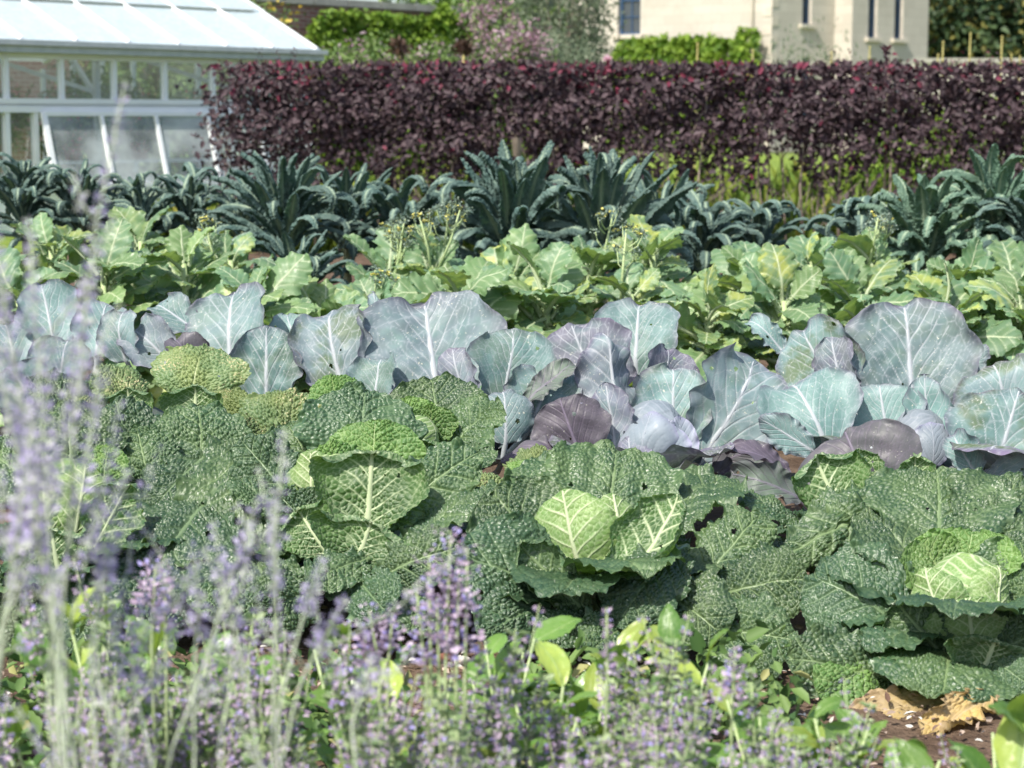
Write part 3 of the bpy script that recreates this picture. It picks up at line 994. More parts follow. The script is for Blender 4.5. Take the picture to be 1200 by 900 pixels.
r_ = cabbage('red_cabbage', 1050, 560, 6.1, 'largest red cabbage, one huge round upright leaf behind its loose split heart', 'cabbage', GR, .17)
ball(r_, P(1078, 515, 6.05), .085, RH, 33)
put_leaf(r_, (1075, 550, 5.95), (1045, 500, 5.98), 50, 'red', RH, name='heart_leaf', beta=1.0, cup=-.6, ruf=.8, hint=(-.3, -.9, .4))
put_leaf(r_, (1090, 545, 5.95), (1090, 495, 5.98), 45, 'red', RH, name='heart_leaf', beta=.9, cup=-.5, ruf=1.2, hint=(.2, -.9, .4))
rd(r_, (1070, 490, 6.35), (1060, 352, 6.5), 156, .3, .35, cup=.6, beta=.35, tipcurl=-.4, twist=.05, cpow=1.2, hint=(-.1, -.95, .3))
rd(r_, (968, 525, 6.0), (925, 438, 6.1), 128, 0, .05, cup=.5, ruf=.7, hint=(-.05, -.9, .45))
rd(r_, (1040, 515, 6.05), (1030, 450, 6.12), 95, 0, .05, cup=.45, ruf=.6)
rd(r_, (1098, 545, 6.0), (1082, 442, 6.08), 58, 0, .1, cup=.8, hint=(-.4, -.9, .2))
rd(r_, (985, 470, 6.4), (938, 382, 6.5), 105, .1, .9)
rd(r_, (990, 470, 6.35), (975, 392, 6.42), 62, .8, .3)
rd(r_, (918, 412, 6.6), (876, 372, 6.65), 36, .0, 0, cup=.9, hint=(.2, -.8, .5))
rd(r_, (1025, 590, 5.75), (988, 500, 5.85), 145, .35, 0, under=True, cup=-.25, hint=(-.1, -.95, .1))
rd(r_, (940, 585, 5.7), (852, 552, 5.7), 52, 1, 0, under=True, hint=FC)
rd(r_, (955, 530, 5.92), (890, 490, 5.95), 44, 0, 0, cup=-.3, hint=(0, -.9, .0))
rd(r_, (1128, 445, 6.5), (1146, 392, 6.55), 34, 0, 0, cup=.8)
rd(r_, (930, 560, 5.85), (850, 530, 5.85), 60, 0, 0, under=True, hint=UP)
rskirt(r_, 9, .34, .15, 9)

r_ = cabbage('red_cabbage', 1190, 580, 6.0, 'red cabbage cut off by the right edge, green-blotched leaf with bold lilac midrib', 'cabbage', GR, .17)
rd(r_, (1190, 510, 6.2), (1165, 424, 6.3), 118, .3, .9)
rd(r_, (1160, 570, 5.9), (1195, 458, 6.0), 138, .05, .9, cup=.4)
rd(r_, (1148, 562, 5.8), (1112, 505, 5.85), 40, 0, 0, cup=.7, hint=(-.2, -.9, .2))
rd(r_, (1150, 565, 5.8), (1235, 555, 5.75), 60, .4, .4, hint=FC)
rd(r_, (1230, 560, 5.95), (1250, 460, 6.05), 110, .2, .4)
rskirt(r_, 8, .34, .15, 12)
for o in list(C.objects):
    if '_crown' in o:
        del o['_crown']
#PART2
# ------------------------------------------------------------------ scattered small leaves
def scatter(name, pts, dirs, size, tone, width=.5, fold=.18, droop=.12, seed=0, nrm=None):
    r = np.random.RandomState(seed)
    n = len(pts)
    e = dirs / (np.linalg.norm(dirs, axis=1, keepdims=True) + 1e-9)
    s = np.cross(e, r.randn(n, 3) * .6 + np.array([0, 0, 1.0]) if nrm is None else nrm + r.randn(n, 3) * .25)
    s /= (np.linalg.norm(s, axis=1, keepdims=True) + 1e-9)
    m = np.cross(s, e)
    L = np.asarray(size)[:, None] * np.ones((n, 1))
    w = width * L

    def at(a, b, c):
        return pts + e * (a * L) + s * (b * w) + m * (c * L)
    V = np.stack([at(0, 0, 0), at(.3, .42, fold), at(.68, .36, fold * .7), at(1, 0, -droop), at(.68, -.36, fold * .7), at(.3, -.42, fold)], 1).reshape(-1, 3)
    i = (np.arange(n) * 6)[:, None]
    f = np.concatenate([i + np.array([[0, 1, 2, 3]]), i + np.array([[0, 3, 4, 5]])])
    return np_mesh(name, V, f, {'tone': np.repeat(np.asarray(tone, dtype=float), 6)}, smooth=False)


def clump_pts(r, n, c, rad, k, spread, shell=.55):
    """points gathered in k clumps inside an ellipsoid"""
    d = r.randn(k, 3)
    d /= np.linalg.norm(d, axis=1, keepdims=True)
    cc = d * (shell + (1 - shell) * r.rand(k, 1)) * np.asarray(rad)
    w = r.rand(k) + .3
    i = r.choice(k, n, p=w / w.sum())
    out = r.randn(n, 3)
    p = cc[i] + out * spread
    return p + np.asarray(c), out + d[i] * .8 + np.array([0, 0, .3]), i


def bush(name, label, cat, c, rad, n, size, mat, seed, k=40, spread=None, group=None, width=.5, flower=None, branches=6, stemmat=None, stem_r=.02, parent_z=0,
         up=0., accent=0.):
    r = np.random.RandomState(seed)
    e = thing(name, (c[0], c[1], parent_z), label, cat, group)
    cl = np.array([0, 0, c[2] - parent_z])
    sp = spread or min(rad) * .28
    p, d, i = clump_pts(r, n, cl, rad, k, sp)
    nr = d + np.array([0, -.3, .5])
    d = r.randn(n, 3) * .8 + d * .25 + np.array([0, 0, up - .2])
    p[:, 2] = np.maximum(p[:, 2], .03)
    tone = np.clip(.5 + .25 * r.randn(n) + (r.rand(k)[i] - .5) * .7, 0, 1)
    if accent:
        tone = np.where(r.rand(n) < accent, 2.0, tone)
    link(bpy.data.objects.new('foliage', scatter('foliage', p, d, size * (.7 + .6 * r.rand(n)), tone, width, seed=seed, nrm=nr)), e, mat)
    m = MB()
    for b in range(branches):
        q = p[r.randint(n)]
        mid = np.array([q[0] * .35, q[1] * .35, q[2] * .55])
        m.tube([(r.randn() * .02, r.randn() * .02, -.02), tuple(mid), tuple(q)], [stem_r, stem_r * .7, stem_r * .25], 6)
    m.build('branch', stemmat or M['bark'], e, True)
    if flower:
        fm, fn, fs = flower
        p, d, i = clump_pts(r, fn, cl + np.array([0, -rad[1] * .3, rad[2] * .15]), np.array(rad) * 1.02, max(6, fn // 14), fs * 1.6, .8)
        p[:, 2] = np.maximum(p[:, 2], .03)
        link(bpy.data.objects.new('blossom', scatter('blossom', p, d, fs * (.6 + .7 * r.rand(fn)), np.clip(r.rand(fn), 0, 1), .8, seed=seed)), e, fm)
    return e


# ------------------------------------------------------------------ sprouting broccoli
M['bud'] = tone_mat('broccoli_bud', (.13, .19, .14), (.24, .30, .24), (.78, .72, .22), .1)
rnd = random.Random(21)
BL = [leaf_mesh('broccoli_leaf', .42, .31, 'broc', 300 + i, beta=(.3, .8, 1.3, .5, 1.0, 1.6, .7, 1.1, .2, .9)[i], cup=(.4, -.2, -.5, .2, .5, -.3, -.1, .3, -.4, .1)[i],
                ruf=1.1, twist=(.3, -.3, .1, -.5, .2, 0, .4, -.2, 0, -.1)[i], nu=27, nv=61) for i in range(10)]
for me in BL:
    me.materials.append(M['broc'])


def flower_stem_mesh(seed):
    r = random.Random(seed)
    m = MB()
    hh = r.uniform(.24, .32)
    m.tube([(0, 0, 0), (.01, .01, hh * .5), (r.uniform(-.03, .03), 0, hh)], [.007, .006, .004], 6)
    tips = [(0, 0, hh)]
    for i in range(5):
        z = hh * r.uniform(.4, .9)
        a = r.uniform(0, 6.28)
        tip = (math.cos(a) * .05, math.sin(a) * .05, z + r.uniform(.05, .1))
        m.tube([(0, 0, z), (tip[0] * .7, tip[1] * .7, z + .03), tip], [.004, .003, .002], 5)
        tips.append(tip)
    kids = []
    for q_, t in enumerate(tips):
        o = np.array([[r.gauss(0, 1), r.gauss(0, 1), r.gauss(.4, .8)] for k in range(30)])
        kids.append(('bud_cluster', scatter('bud_cluster', np.array(t) + o * .009, o, np.full(30, .012), [r.random() for k in range(30)], .9)))
        if q_ < 4:
            c = np.repeat(np.array([[r.gauss(0, 1), r.gauss(0, 1), r.gauss(.5, .5)] for k in range(3)]), 4, axis=0)
            kids.append(('blossom', scatter('blossom', np.array(t) + c * .014, np.array([[r.gauss(0, 1), r.gauss(0, 1), .5] for k in range(12)]), np.full(12, .014), np.full(12, 2.0), .9)))
    return m.mesh('flower_stem', True), kids


FS = [flower_stem_mesh(i) for i in range(4)]
for a, b in FS:
    a.materials.append(M['stalk'])
    for nm, me in b:
        me.materials.append(M['bud'])
GBR = 'leafy broccoli plants in the light green rows'


def broccoli(px, Y, top, label, nleaf, flowers, seed, big=1.0):
    r = random.Random(seed)
    w = P(px, 300, Y)
    e = thing('broccoli_plant', (w.x, w.y, 0), label, 'broccoli', GBR)
    zt = P(px, top, Y).z
    sh = zt - .17
    m = MB()
    m.tube([(0, 0, -.03), (.01, .01, sh * .5), (0, 0, sh)], [.022, .018, .012], 8)
    m.build('stem', M['stalk'], e, True)
    for i in range(nleaf):
        u = (i + .5) / nleaf
        z = .12 + (sh - .12) * (u ** .8)
        a = i * 2.4 + seed
        el = .02 + .7 * u + r.uniform(-.4, .4) + (.55 * math.sin(a) if math.sin(a) < 0 else .3 * math.sin(a))
        d = Vector((math.cos(a) * math.cos(el), math.sin(a) * math.cos(el), math.sin(el)))
        sc = (1.0 - .35 * u) * r.uniform(.6, 1.2) * big
        b = Vector((math.cos(a) * .012, math.sin(a) * .012, z))
        mt = frame(b, b + d, (-d.x * .3 + r.uniform(-.7, .6), -d.y * .3 + r.uniform(-.8, .3), 1))
        o = bpy.data.objects.new('leaf', BL[r.randrange(len(BL))])
        link(o, e)
        o.matrix_basis = mt @ Matrix.Diagonal((sc, sc, sc, 1))
        o.color = (min(1, r.random() * 1.3), r.random() ** 5, 0, 1)
    for i in range(flowers):
        a, b = FS[r.randrange(4)]
        o = link(bpy.data.objects.new('flower_stem', a), e)
        an = r.uniform(0, 6.28)
        o.location = (math.cos(an) * .05, math.sin(an) * .05, sh - r.uniform(.02, .1))
        o.rotation_euler = (r.uniform(-.25, .25), r.uniform(-.25, .25), an)
        bloom = r.random() < .75
        for nm, me in b:
            if bloom or nm != 'blossom':
                link(bpy.data.objects.new(nm, me), o)
    return e


ORD = ['first', 'second', 'third', 'fourth', 'fifth', 'sixth', 'seventh', 'eighth', 'ninth', 'tenth', 'eleventh', 'twelfth', 'thirteenth']
front = [(20, 300, 0), (120, 268, 0), (215, 262, 0), (300, 300, 0), (375, 325, 0), (445, 318, 1), (540, 300, 0), (640, 290, 0), (740, 298, 1), (830, 318, 0), (920, 305, 0), (1010, 300, 0), (1110, 315, 0), (1200, 310, 0)]
for i, (px, top, fl) in enumerate(front):
    broccoli(px, 7.9 + .12 * (i % 3), top, 'light green lobed broccoli plant right behind the red cabbages, %s from the left' % (ORD[:len(front) - 1] + ['last'])[i], 36, fl, 40 + i, .86)
back = [(60, 245, 0), (165, 240, 0), (270, 262, 1), (455, 275, 3), (505, 268, 3), (600, 280, 0), (690, 262, 1), (765, 250, 0), (880, 275, 0), (950, 268, 0), (1030, 268, 2), (1130, 285, 0), (1190, 285, 0)]
for i, (px, top, fl) in enumerate(back):
    broccoli(px, 8.9 + .12 * (i % 2), top, '%s broccoli plant in the rear light green row, %s from the left'
             % ('yellow-flowered' if fl > 1 else 'leafy', (ORD[:len(back) - 1] + ['last'])[i]), 34, fl, 70 + i, .84)

# ------------------------------------------------------------------ black kale
KB = [.25, .5, 1.1, 1.6, 2.2, .8, .35, 2.6]
KL = [leaf_mesh('kale_leaf', .5, .080, 'kale', 500 + i, beta=KB[i], cup=(-1.5, -1.8, -1.3, -1.7, -1.2, -1.9, -1.0, -1.4)[i], cpow=1.0, ruf=.45,
                tipcurl=(-.3, -.7, -1.0, -1.2, -1.6, -.5, -.2, -1.8)[i], twist=(.4, -.3, .2, -.5, .3, -.2, .5, 0)[i], nu=25, nv=101) for i in range(8)]
KBASE = {}


def kl(i, mat):
    if (i, mat.name) not in KBASE:
        me = KL[i].copy() if KL[i].materials else KL[i]
        me.materials.clear()
        me.materials.append(mat)
        KBASE[(i, mat.name)] = me
    return KBASE[(i, mat.name)]


def kale(px, py, Y, size, n, upright, label, seed, mat=None, wide=1.0):
    r = random.Random(seed)
    w = P(px, py, Y)
    e = thing('kale_plant', (w.x, w.y, 0), label, 'kale', 'dark kale plants behind the light green rows')
    m = MB()
    m.tube([(0, 0, -.03), (.01, 0, w.z * .5), (0, 0, w.z)], [.026, .024, .02], 8)
    m.build('stem', M['stump'], e, True)
    n = int(n * 1.55)
    for i in range(n):
        u = (i + .5) / n                    # 0 outer .. 1 inner
        a = i * 2.4 + seed
        el = (-.15 + 1.65 * u ** .9) * (.55 + .45 * upright) + r.uniform(-.12, .12)
        d = Vector((math.cos(a) * math.cos(el), math.sin(a) * math.cos(el), math.sin(el)))
        sc = 1.2 * size / .5 * r.uniform(.78, 1.1) * (1 - .25 * abs(u - .55))
        z = w.z - .16 * (1 - u)
        b = Vector((math.cos(a) * .015, math.sin(a) * .015, z))
        j = r.choice([0, 1, 5, 6, 2]) if u > .5 and upright > .6 else r.choice([2, 3, 4, 5, 7, 1])
        o = link(bpy.data.objects.new('leaf', kl(j, mat or M['kale'])), e)
        o.matrix_basis = frame(b, b + d, (-d.x * .2 + r.uniform(-.15, .15), -d.y * .2 + r.uniform(-.15, .15), 1)) @ Matrix.Diagonal((sc * wide, sc, sc * wide, 1))
    return e


K = [
    (600, 305, 10.5, .61, 50, 1.0, 'tallest dark kale, a wide fan of long upright straps in the centre before the hedge', 1),
    (705, 295, 10.3, .52, 42, 1.0, 'dark upright kale close on the right of the tallest fan-shaped kale', 2),
    (335, 270, 10.4, .43, 34, .75, 'dark curled kale in front of the left end of the purple hedge', 3),
    (405, 262, 11.0, .36, 28, .7, 'dark kale with short curled straps, between the hedge end kale and the flowering broccoli', 4),
    (350, 335, 9.5, .30, 30, .7, 'low dark kale set forward among the light green broccoli leaves', 5),
    (470, 290, 10.9, .46, 28, .55, 'dark kale arching left at the foot of the tallest fan-shaped kale', 6),
    (285, 262, 11.3, .32, 28, .6, 'dark kale at the right corner of the greenhouse, its tips before the propped panes', 7),
    (222, 258, 11.4, .34, 28, .6, 'dark kale with hooked tips below the second propped greenhouse pane bar', 8),
    (165, 262, 11.3, .33, 28, .45, 'dark drooping kale below the first sloping greenhouse pane bar', 9),
    (95, 250, 11.0, .33, 30, .4, 'dark drooping kale under the greenhouse, right of the left edge one', 10),
    (28, 248, 11.0, .36, 30, .45, 'dark drooping kale at the left edge under the greenhouse', 11),
    (775, 275, 11.2, .38, 28, .8, 'small dark kale standing right of the upright pair', 12),
    (822, 298, 10.8, .40, 30, .5, 'dark drooping kale in front of the thin-stemmed gap of the hedge', 13),
    (885, 295, 11.0, .36, 28, .5, 'low dark kale half hidden behind pale broccoli leaves, middle right', 14),
    (1015, 300, 10.4, .36, 30, .6, 'broad-leaved dark kale left of the green-centred one on the right', 15),
    (1088, 292, 10.2, .40, 34, .85, 'broad-leaved dark kale with a paler green centre, right of middle', 16),
    (1165, 270, 10.3, .42, 32, .85, 'tall blue-green kale near the right edge, one leaf raised highest', 17),
    (1215, 300, 10.0, .40, 30, .6, 'dark kale cut by the right edge', 18),
]
for px, py, Y, sz, n, up, lb, sd in K:
    right = px > 1000
    kale(px, py, Y, sz, n, up, lb, sd, M['kale_green'] if sd in (16, 17) else None, 1.25 if right else 1.0)

# ------------------------------------------------------------------ purple hedge
r = np.random.RandomState(5)
HX0, HX1, HY, HZ = P(256, 75, 19).x, P(1290, 75, 19).x, 19.0, 1.84
hg = thing('hedge', ((HX0 + HX1) / 2, HY, 0), 'long clipped purple-leaved hedge with bare stems and gaps near its foot', 'hedge')
n = 40000
x = r.rand(n) * (HX1 - HX0) + HX0
z = r.rand(n) ** .75 * (HZ - .2) + .2
y = (r.rand(n) ** .7 * np.where(r.rand(n) < .5, -1, 1)) * (.29 + .17 * wob(x, z, 31, 6) + .07 * wob(x, z, 32, 15))
dens = .5 + .5 * wob(x, z * 1.2, 3, 4.5) + .25 * wob(x, z, 8, 14)
low = np.clip((1.3 - z) / .8, 0, 1)
gap = np.clip((x - P(720, 0, 19).x) * 1.3, 0, 1) * np.clip((P(1110, 0, 19).x - x) * 1.3, 0, 1)
keep = r.rand(n) > low * (.60 + .36 * gap) + .22 * low * (dens < .4) + .45 * (dens < .16) + .4 * (z < 1.15) * (wob(x, z * .6, 9, 9) < -.4)
x, y, z = x[keep], y[keep], z[keep]
n = len(x)
z = np.minimum(z, HZ + .035 * wob(x, x * 0, 4, 3) + .02 * wob(x, x * 0, 6, 11) + .03 * r.randn(n))
y = y * (1 - .35 * np.clip((z - 1.4) / .5, 0, 1))
x = np.where(x < HX0 + .15, x + .12 * r.randn(n), x)
pts = np.stack([x - (HX0 + HX1) / 2, y, z], -1)
d = np.stack([r.randn(n) * .8, y * 1.2 + r.randn(n) * .4, r.randn(n) * .6 - .35 + np.where(z > HZ - .1, .8, 0)], -1)
fc = np.stack([r.randn(n) * .6, np.sign(y) + r.randn(n) * .5, .45 + .5 * r.randn(n)], -1)
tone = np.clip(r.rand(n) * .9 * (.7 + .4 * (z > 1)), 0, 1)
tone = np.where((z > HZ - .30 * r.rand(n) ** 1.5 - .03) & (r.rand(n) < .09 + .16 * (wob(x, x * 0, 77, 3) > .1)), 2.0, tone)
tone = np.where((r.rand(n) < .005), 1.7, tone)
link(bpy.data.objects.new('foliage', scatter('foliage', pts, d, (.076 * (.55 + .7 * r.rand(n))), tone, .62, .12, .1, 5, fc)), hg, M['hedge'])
sp, sd_, st = [], [], []
for k in range(150):
    bx = r.rand() * (HX1 - HX0) - (HX1 - HX0) / 2
    for q in range(7):
        sp.append((bx + r.randn() * .012, r.randn() * .08, HZ - .05 + q * .014 * (1 + (k % 9 == 0) * 1.3)))
        sd_.append((r.randn(), r.randn(), .8))
        st.append(2.0 if r.rand() < .3 else .7)
link(bpy.data.objects.new('young_shoots', scatter('young_shoots', np.array(sp), np.array(sd_), .05 * (.6 + .6 * r.rand(len(sp))), st, .42, .1, .1, 6)), hg, M['hedge'])
rr = random.Random(3)
nst = 60
for k in range(nst):
    bx = (HX1 - HX0) * ((k + rr.uniform(-.4, .4)) / nst - .5) + .1
    m = MB()
    by = rr.uniform(-.14, .14)
    p0 = Vector((bx, by, -.03))
    p1 = p0 + Vector((rr.uniform(-.1, .1), rr.uniform(-.04, .04), .7))
    p2 = p1 + Vector((rr.uniform(-.1, .1), rr.uniform(-.05, .05), .9))
    rad = rr.uniform(.008, .016)
    m.tube([p0, p1, p2], [rad, rad * .8, rad * .35], 6)
    for q in range(4):
        t = rr.uniform(.25, .9)
        a = p0.lerp(p1, t) if t < .7 else p1.lerp(p2, t - .5)
        m.tube([a, a + Vector((rr.uniform(-.16, .16), rr.uniform(-.15, .15), .16)), a + Vector((rr.uniform(-.28, .28), rr.uniform(-.2, .2), .4))],
               [rad * .5, rad * .4, rad * .2], 5)
    m.build('stem', M['bark'], hg, True)

# ------------------------------------------------------------------ greenhouse
gx, gy = P(357, 68, 25.4).x, 25.4
gh = thing('greenhouse', (gx, gy, 0), 'white framed greenhouse with white roof and side panes propped open', 'greenhouse', rz=math.atan2(.73, .68))
WL, WD = 11.0, 6.0
z_b, z_t0, z_t1, z_e = .52, 1.40, 1.56, 2.08


def gpart(name, mat, fn, parent=None, smooth=False):
    m = MB()
    fn(m)
    return m.build(name, mat, parent or gh, smooth)


gpart('base_wall', M['white'], lambda m: (m.quadbox((-WL / 2, .06, z_b / 2), (WL, .16, z_b)), m.quadbox((-.06, WD / 2, z_b / 2), (.16, WD - .2, z_b)),
                                        m.quadbox((-WL / 2, WD - .06, z_b / 2), (WL, .16, z_b))))
gpart('transom', M['white'], lambda m: (m.quadbox((-WL / 2, 0, z_t0 + .035), (WL, .12, .07)), m.quadbox((-WL / 2, .02, z_t0 + .085), (WL, .07, .03)),
                                      m.quadbox((-WL / 2, -.01, z_t1 - .03), (WL, .1, .06)), m.quadbox((-.02, WD / 2, z_t1 - .06), (.08, WD - .2, .1))))
gpart('gutter', M['alu'], lambda m: (m.quadbox((-WL / 2 + .08, -.10, z_e + .035), (WL + .2, .16, .075)), m.quadbox((-WL / 2 + .08, -.13, z_e + .105), (WL + .24, .22, .06))))
gpart('eave_board', M['white'], lambda m: m.quadbox((-WL / 2, .03, z_e - .02), (WL - .02, .07, .10)))
xs = [-.04 - .74 * k for k in range(15)]
for k, xk in enumerate(xs):
    gpart('post', M['white'], lambda m: m.quadbox((xk, .01, (z_t1 + z_e) / 2 - .03), (.055, .07, z_e - z_t1 - .045)))
    if k < len(xs) - 1:
        gpart('window_pane', M['glass'], lambda m: m.quadbox((xk - .37, .02, (z_t1 + z_e) / 2 - .03), (.68, .008, z_e - z_t1 - .05)))
# propped vents: three panes each, hinged under the transom
vents = [(-.1, -4.05), (-5.45, -9.2)]
for a, b in vents:
    v = thing('vent', (0, 0, 0), None, None)
    v.parent = gh
    ang = math.atan2(.23, z_t0 - z_b)
    nb = max(2, round((a - b) / .74))
    top = Vector((0, -.075, z_t0 - .005))
    bot = Vector((0, -.31, z_b + .02))
    m = MB()
    for q in range(nb + 1):
        xx = a + (b - a) * q / nb
        wd = .07 if q in (0, nb) else .045
        m.bar(top + Vector((xx, 0, 0)), bot + Vector((xx, 0, 0)), wd, .04)
    m.bar(top + Vector((a, -.002, -.01)), top + Vector((b, -.002, -.01)), .05, .05)
    m.bar(bot + Vector((a, -.004, .01)), bot + Vector((b, -.004, .01)), .05, .05)
    m.build('vent_frame', M['white'], v)
    for q in range(nb):
        m = MB()
        x0, x1 = a + (b - a) * q / nb - .03, a + (b - a) * (q + 1) / nb + .03
        o_ = Vector((0, .004, 0))
        m.quad(top + o_ + Vector((x0, 0, 0)), top + o_ + Vector((x1, 0, 0)), bot + o_ + Vector((x1, 0, 0)), bot + o_ + Vector((x0, 0, 0)))
        m.build('window_pane', M['glass_dim'], v)
for xk in (-4.12, -4.5, -4.95, -5.4):
    gpart('post', M['white'], lambda m: m.quadbox((xk, .0, (z_b + z_t0) / 2), (.06, .08, z_t0 - z_b - .004)))
for xk in (-4.31, -4.72, -5.17):
    gpart('window_pane', M['glass'], lambda m: m.quadbox((xk, .02, (z_b + z_t0) / 2), (.36, .008, z_t0 - z_b - .006)))
# roof
sl = .46
rt, rz0 = WD / 2, z_e + .15


def roofz(yy):
    return rz0 + (yy + .12) * sl


def slab(m, y0, y1, x0, x1, dz, th, flip=False):
    R = 1
    for p in ((x0, x1),):
        a, b = (y0, y1)
        A = [(x0, a, roofz(a) + dz), (x1, a, roofz(a) + dz), (x1, b, roofz(b) + dz), (x0, b, roofz(b) + dz)]
        if flip:
            A = [(q[0], WD - q[1], q[2]) for q in A]
        lo = [(q[0], q[1], q[2] - th) for q in A]
        o = len(m.v)
        m.v += A + lo
        m.f += [(o, o + 1, o + 2, o + 3), (o + 7, o + 6, o + 5, o + 4)] + [(o + i, o + 4 + i, o + 4 + (i + 1) % 4, o + (i + 1) % 4) for i in range(4)]


gpart('roof', M['rooflight'], lambda m: (slab(m, -.14, 1.0, -WL - .1, .16, 0, .02), slab(m, .985, rt, -WL - .1, .16, .028, .02),
                                        slab(m, -.14, rt - .01, -WL - .1, .16, 0, .02, True)))
gpart('glazing_seam', M['moss'], lambda m: m.quadbox((-WL / 2 - .1, .972, roofz(.972) + .02), (WL + .1, .03, .016)))
gpart('roof_bar', M['white'], lambda m: [m.bar((.1 - .74 * k, -.13, roofz(-.13) + .010), (.1 - .74 * k, 2.95, roofz(2.95) + .040), .035, .03) for k in range(16)])
gpart('ridge', M['white'], lambda m: m.bar((-WL - .1, rt, roofz(rt) + .05), (.18, rt, roofz(rt) + .05), .16, .08))
gpart('gable_frame', M['white'], lambda m: [m.quadbox((0, WD * k / 8, (z_b + roofz(min(WD * k / 8, WD - WD * k / 8))) / 2 - .04), (.06, .06, roofz(min(WD * k / 8, WD - WD * k / 8)) - z_b - .1)) for k in range(1, 8)] and
      [m.bar((.1, -.13, roofz(-.13) - .04), (.1, rt, roofz(rt) - .04), .08, .06), m.bar((.1, WD + .13, roofz(-.13) - .04), (.1, rt, roofz(rt) - .04), .08, .06)])
gpart('window_pane', M['glass'], lambda m: [m.quadbox((.0, WD * (k + .5) / 8, (z_b + 2.1) / 2), (.008, WD / 8 - .06, 2.1 - z_b)) for k in range(8)])
gpart('rear_frame', M['white'], lambda m: [m.quadbox((-.04 - .9 * k, WD - .02, (z_b + z_e) / 2), (.06, .06, z_e - z_b)) for k in range(13)] and
      m.quadbox((-WL / 2, WD - .02, z_t0), (WL, .08, .08)))
gpart('rear_pane', M['glass'], lambda m: m.quad((-WL, WD - .03, z_b), (0, WD - .03, z_b), (0, WD - .03, z_e), (-WL, WD - .03, z_e)))
for xk in (-.75, -3.1, -5.5, -7.9):
    gpart('truss', M['alu'], lambda m: (m.quadbox((xk, .22, (z_b + z_e) / 2), (.07, .07, z_e)), m.bar((xk, .22, z_e), (xk, 1.5, roofz(1.5) - .1), .05, .05),
                                       m.bar((xk, .25, z_t1 + .05), (xk, 1.1, z_e + .35), .05, .05), m.bar((xk - .02, .3, z_t1 + .1), (xk - 1.2, .9, z_e), .05, .05)))
# staging and pots inside
Rg = Matrix.Rotation(math.atan2(.73, .68), 3, 'Z')


def gw(x, y, z=0):
    return Vector((gx, gy, 0)) + Rg @ Vector((x, y, z))


bn = thing('staging_bench', gw(-WL / 2, .9), 'slatted white staging bench inside the greenhouse, seen through the panes', 'bench', rz=math.atan2(.73, .68))
m = MB()
for k in range(7):
    m.quadbox((0, -.3 + .1 * k, .80), (WL - 1, .08, .03))
m.build('bench_top', M['white'], bn)
for k in range(6):
    for s_ in (-.28, .28):
        m = MB()
        m.quadbox((-4.6 + 1.84 * k, s_, .39), (.05, .05, .78))
        m.build('leg', M['alu'], bn)
M['gleaf'] = tone_mat('greenhouse_leaf', (.07, .13, .04), (.22, .32, .10), (.55, .08, .12), .3)
M['gpink'] = tone_mat('fuchsia_flower', (.6, .12, .16), (.75, .45, .4), None, .3)
for k, (xk, hh, rad, lb) in enumerate([
        (-1.0, 1.12, .34, 'fuchsia in a clay pot in the greenhouse, nearest its right corner'), (-2.0, 1.2, .36, 'fuchsia in a clay pot behind the middle of the propped greenhouse panes'),
        (-3.0, 1.15, .33, 'fuchsia in a clay pot behind the left end of the propped greenhouse panes'), (-4.1, 1.28, .38, 'tall fuchsia in a clay pot behind the first upright greenhouse post'),
        (-5.2, 1.25, .4, 'bushy potted fuchsia behind the narrow fixed greenhouse panes'), (-6.4, 1.2, .4, 'potted fuchsia at the left edge inside the greenhouse')]):
    w = gw(xk, .9)
    b = bush('potted_fuchsia', lb, 'potted plant', (w.x, w.y, hh + .12), (rad, rad, .36), 1500, .06, M['gleaf'], 60 + k, 24, .1, 'potted fuchsias in the greenhouse',
             flower=(M['gpink'], 110, .05), branches=7, stem_r=.008, parent_z=.82)
    m = MB()
    m.lathe([(.0, 0), (.09, 0), (.125, .17), (.135, .17), (.135, .21), (.12, .21), (.115, .17), (0, .165)], 18)
    m.build('pot', M['terracotta'], b, True)
for k, (xk, yk, hh) in enumerate([(-1.6, 2.6, 2.0), (-3.6, 3.0, 2.15), (-5.6, 2.6, 2.0), (-7.5, 3.0, 2.1)]):
    w = gw(xk, yk)
    bush('tomato_plant', 'tall leafy greenhouse plant on the floor behind the bench, %s from the right' % ORD[k], 'plant', (w.x, w.y, hh * .58), (.75, .75, hh * .52), 2400, .1, M['gleaf'], 90 + k, 30, .16,
         'tall plants inside the greenhouse', branches=8, stem_r=.012, width=.4)
#PART3
# ------------------------------------------------------------------ garden wall, house and the trees beyond
A = Vector((P(230, 0, 34).x, 34, 0))
B = Vector((P(652, 0, 41).x, 41, 0))
dw = (B - A).normalized()
gwl = thing('garden_wall', A - dw * 8, 'old red brick garden wall with stone coping behind the greenhouse', 'wall', rz=math.atan2(dw.y, dw.x))
ln = (B - A).length + 8
m = MB()
m.quadbox((ln / 2, .2, 1.7), (ln, .4, 3.4))
m.build('brickwork', M['brick'], gwl)
m = MB()
k = 0.0
rr = random.Random(8)
while k < ln:
    l_ = rr.uniform(.7, 1.1)
    m.quadbox((k + l_ / 2, .2, 3.47 + rr.uniform(-.012, .012)), (l_ - .02, .56, .13))
    k += l_
m.build('coping', M['coping'], gwl)

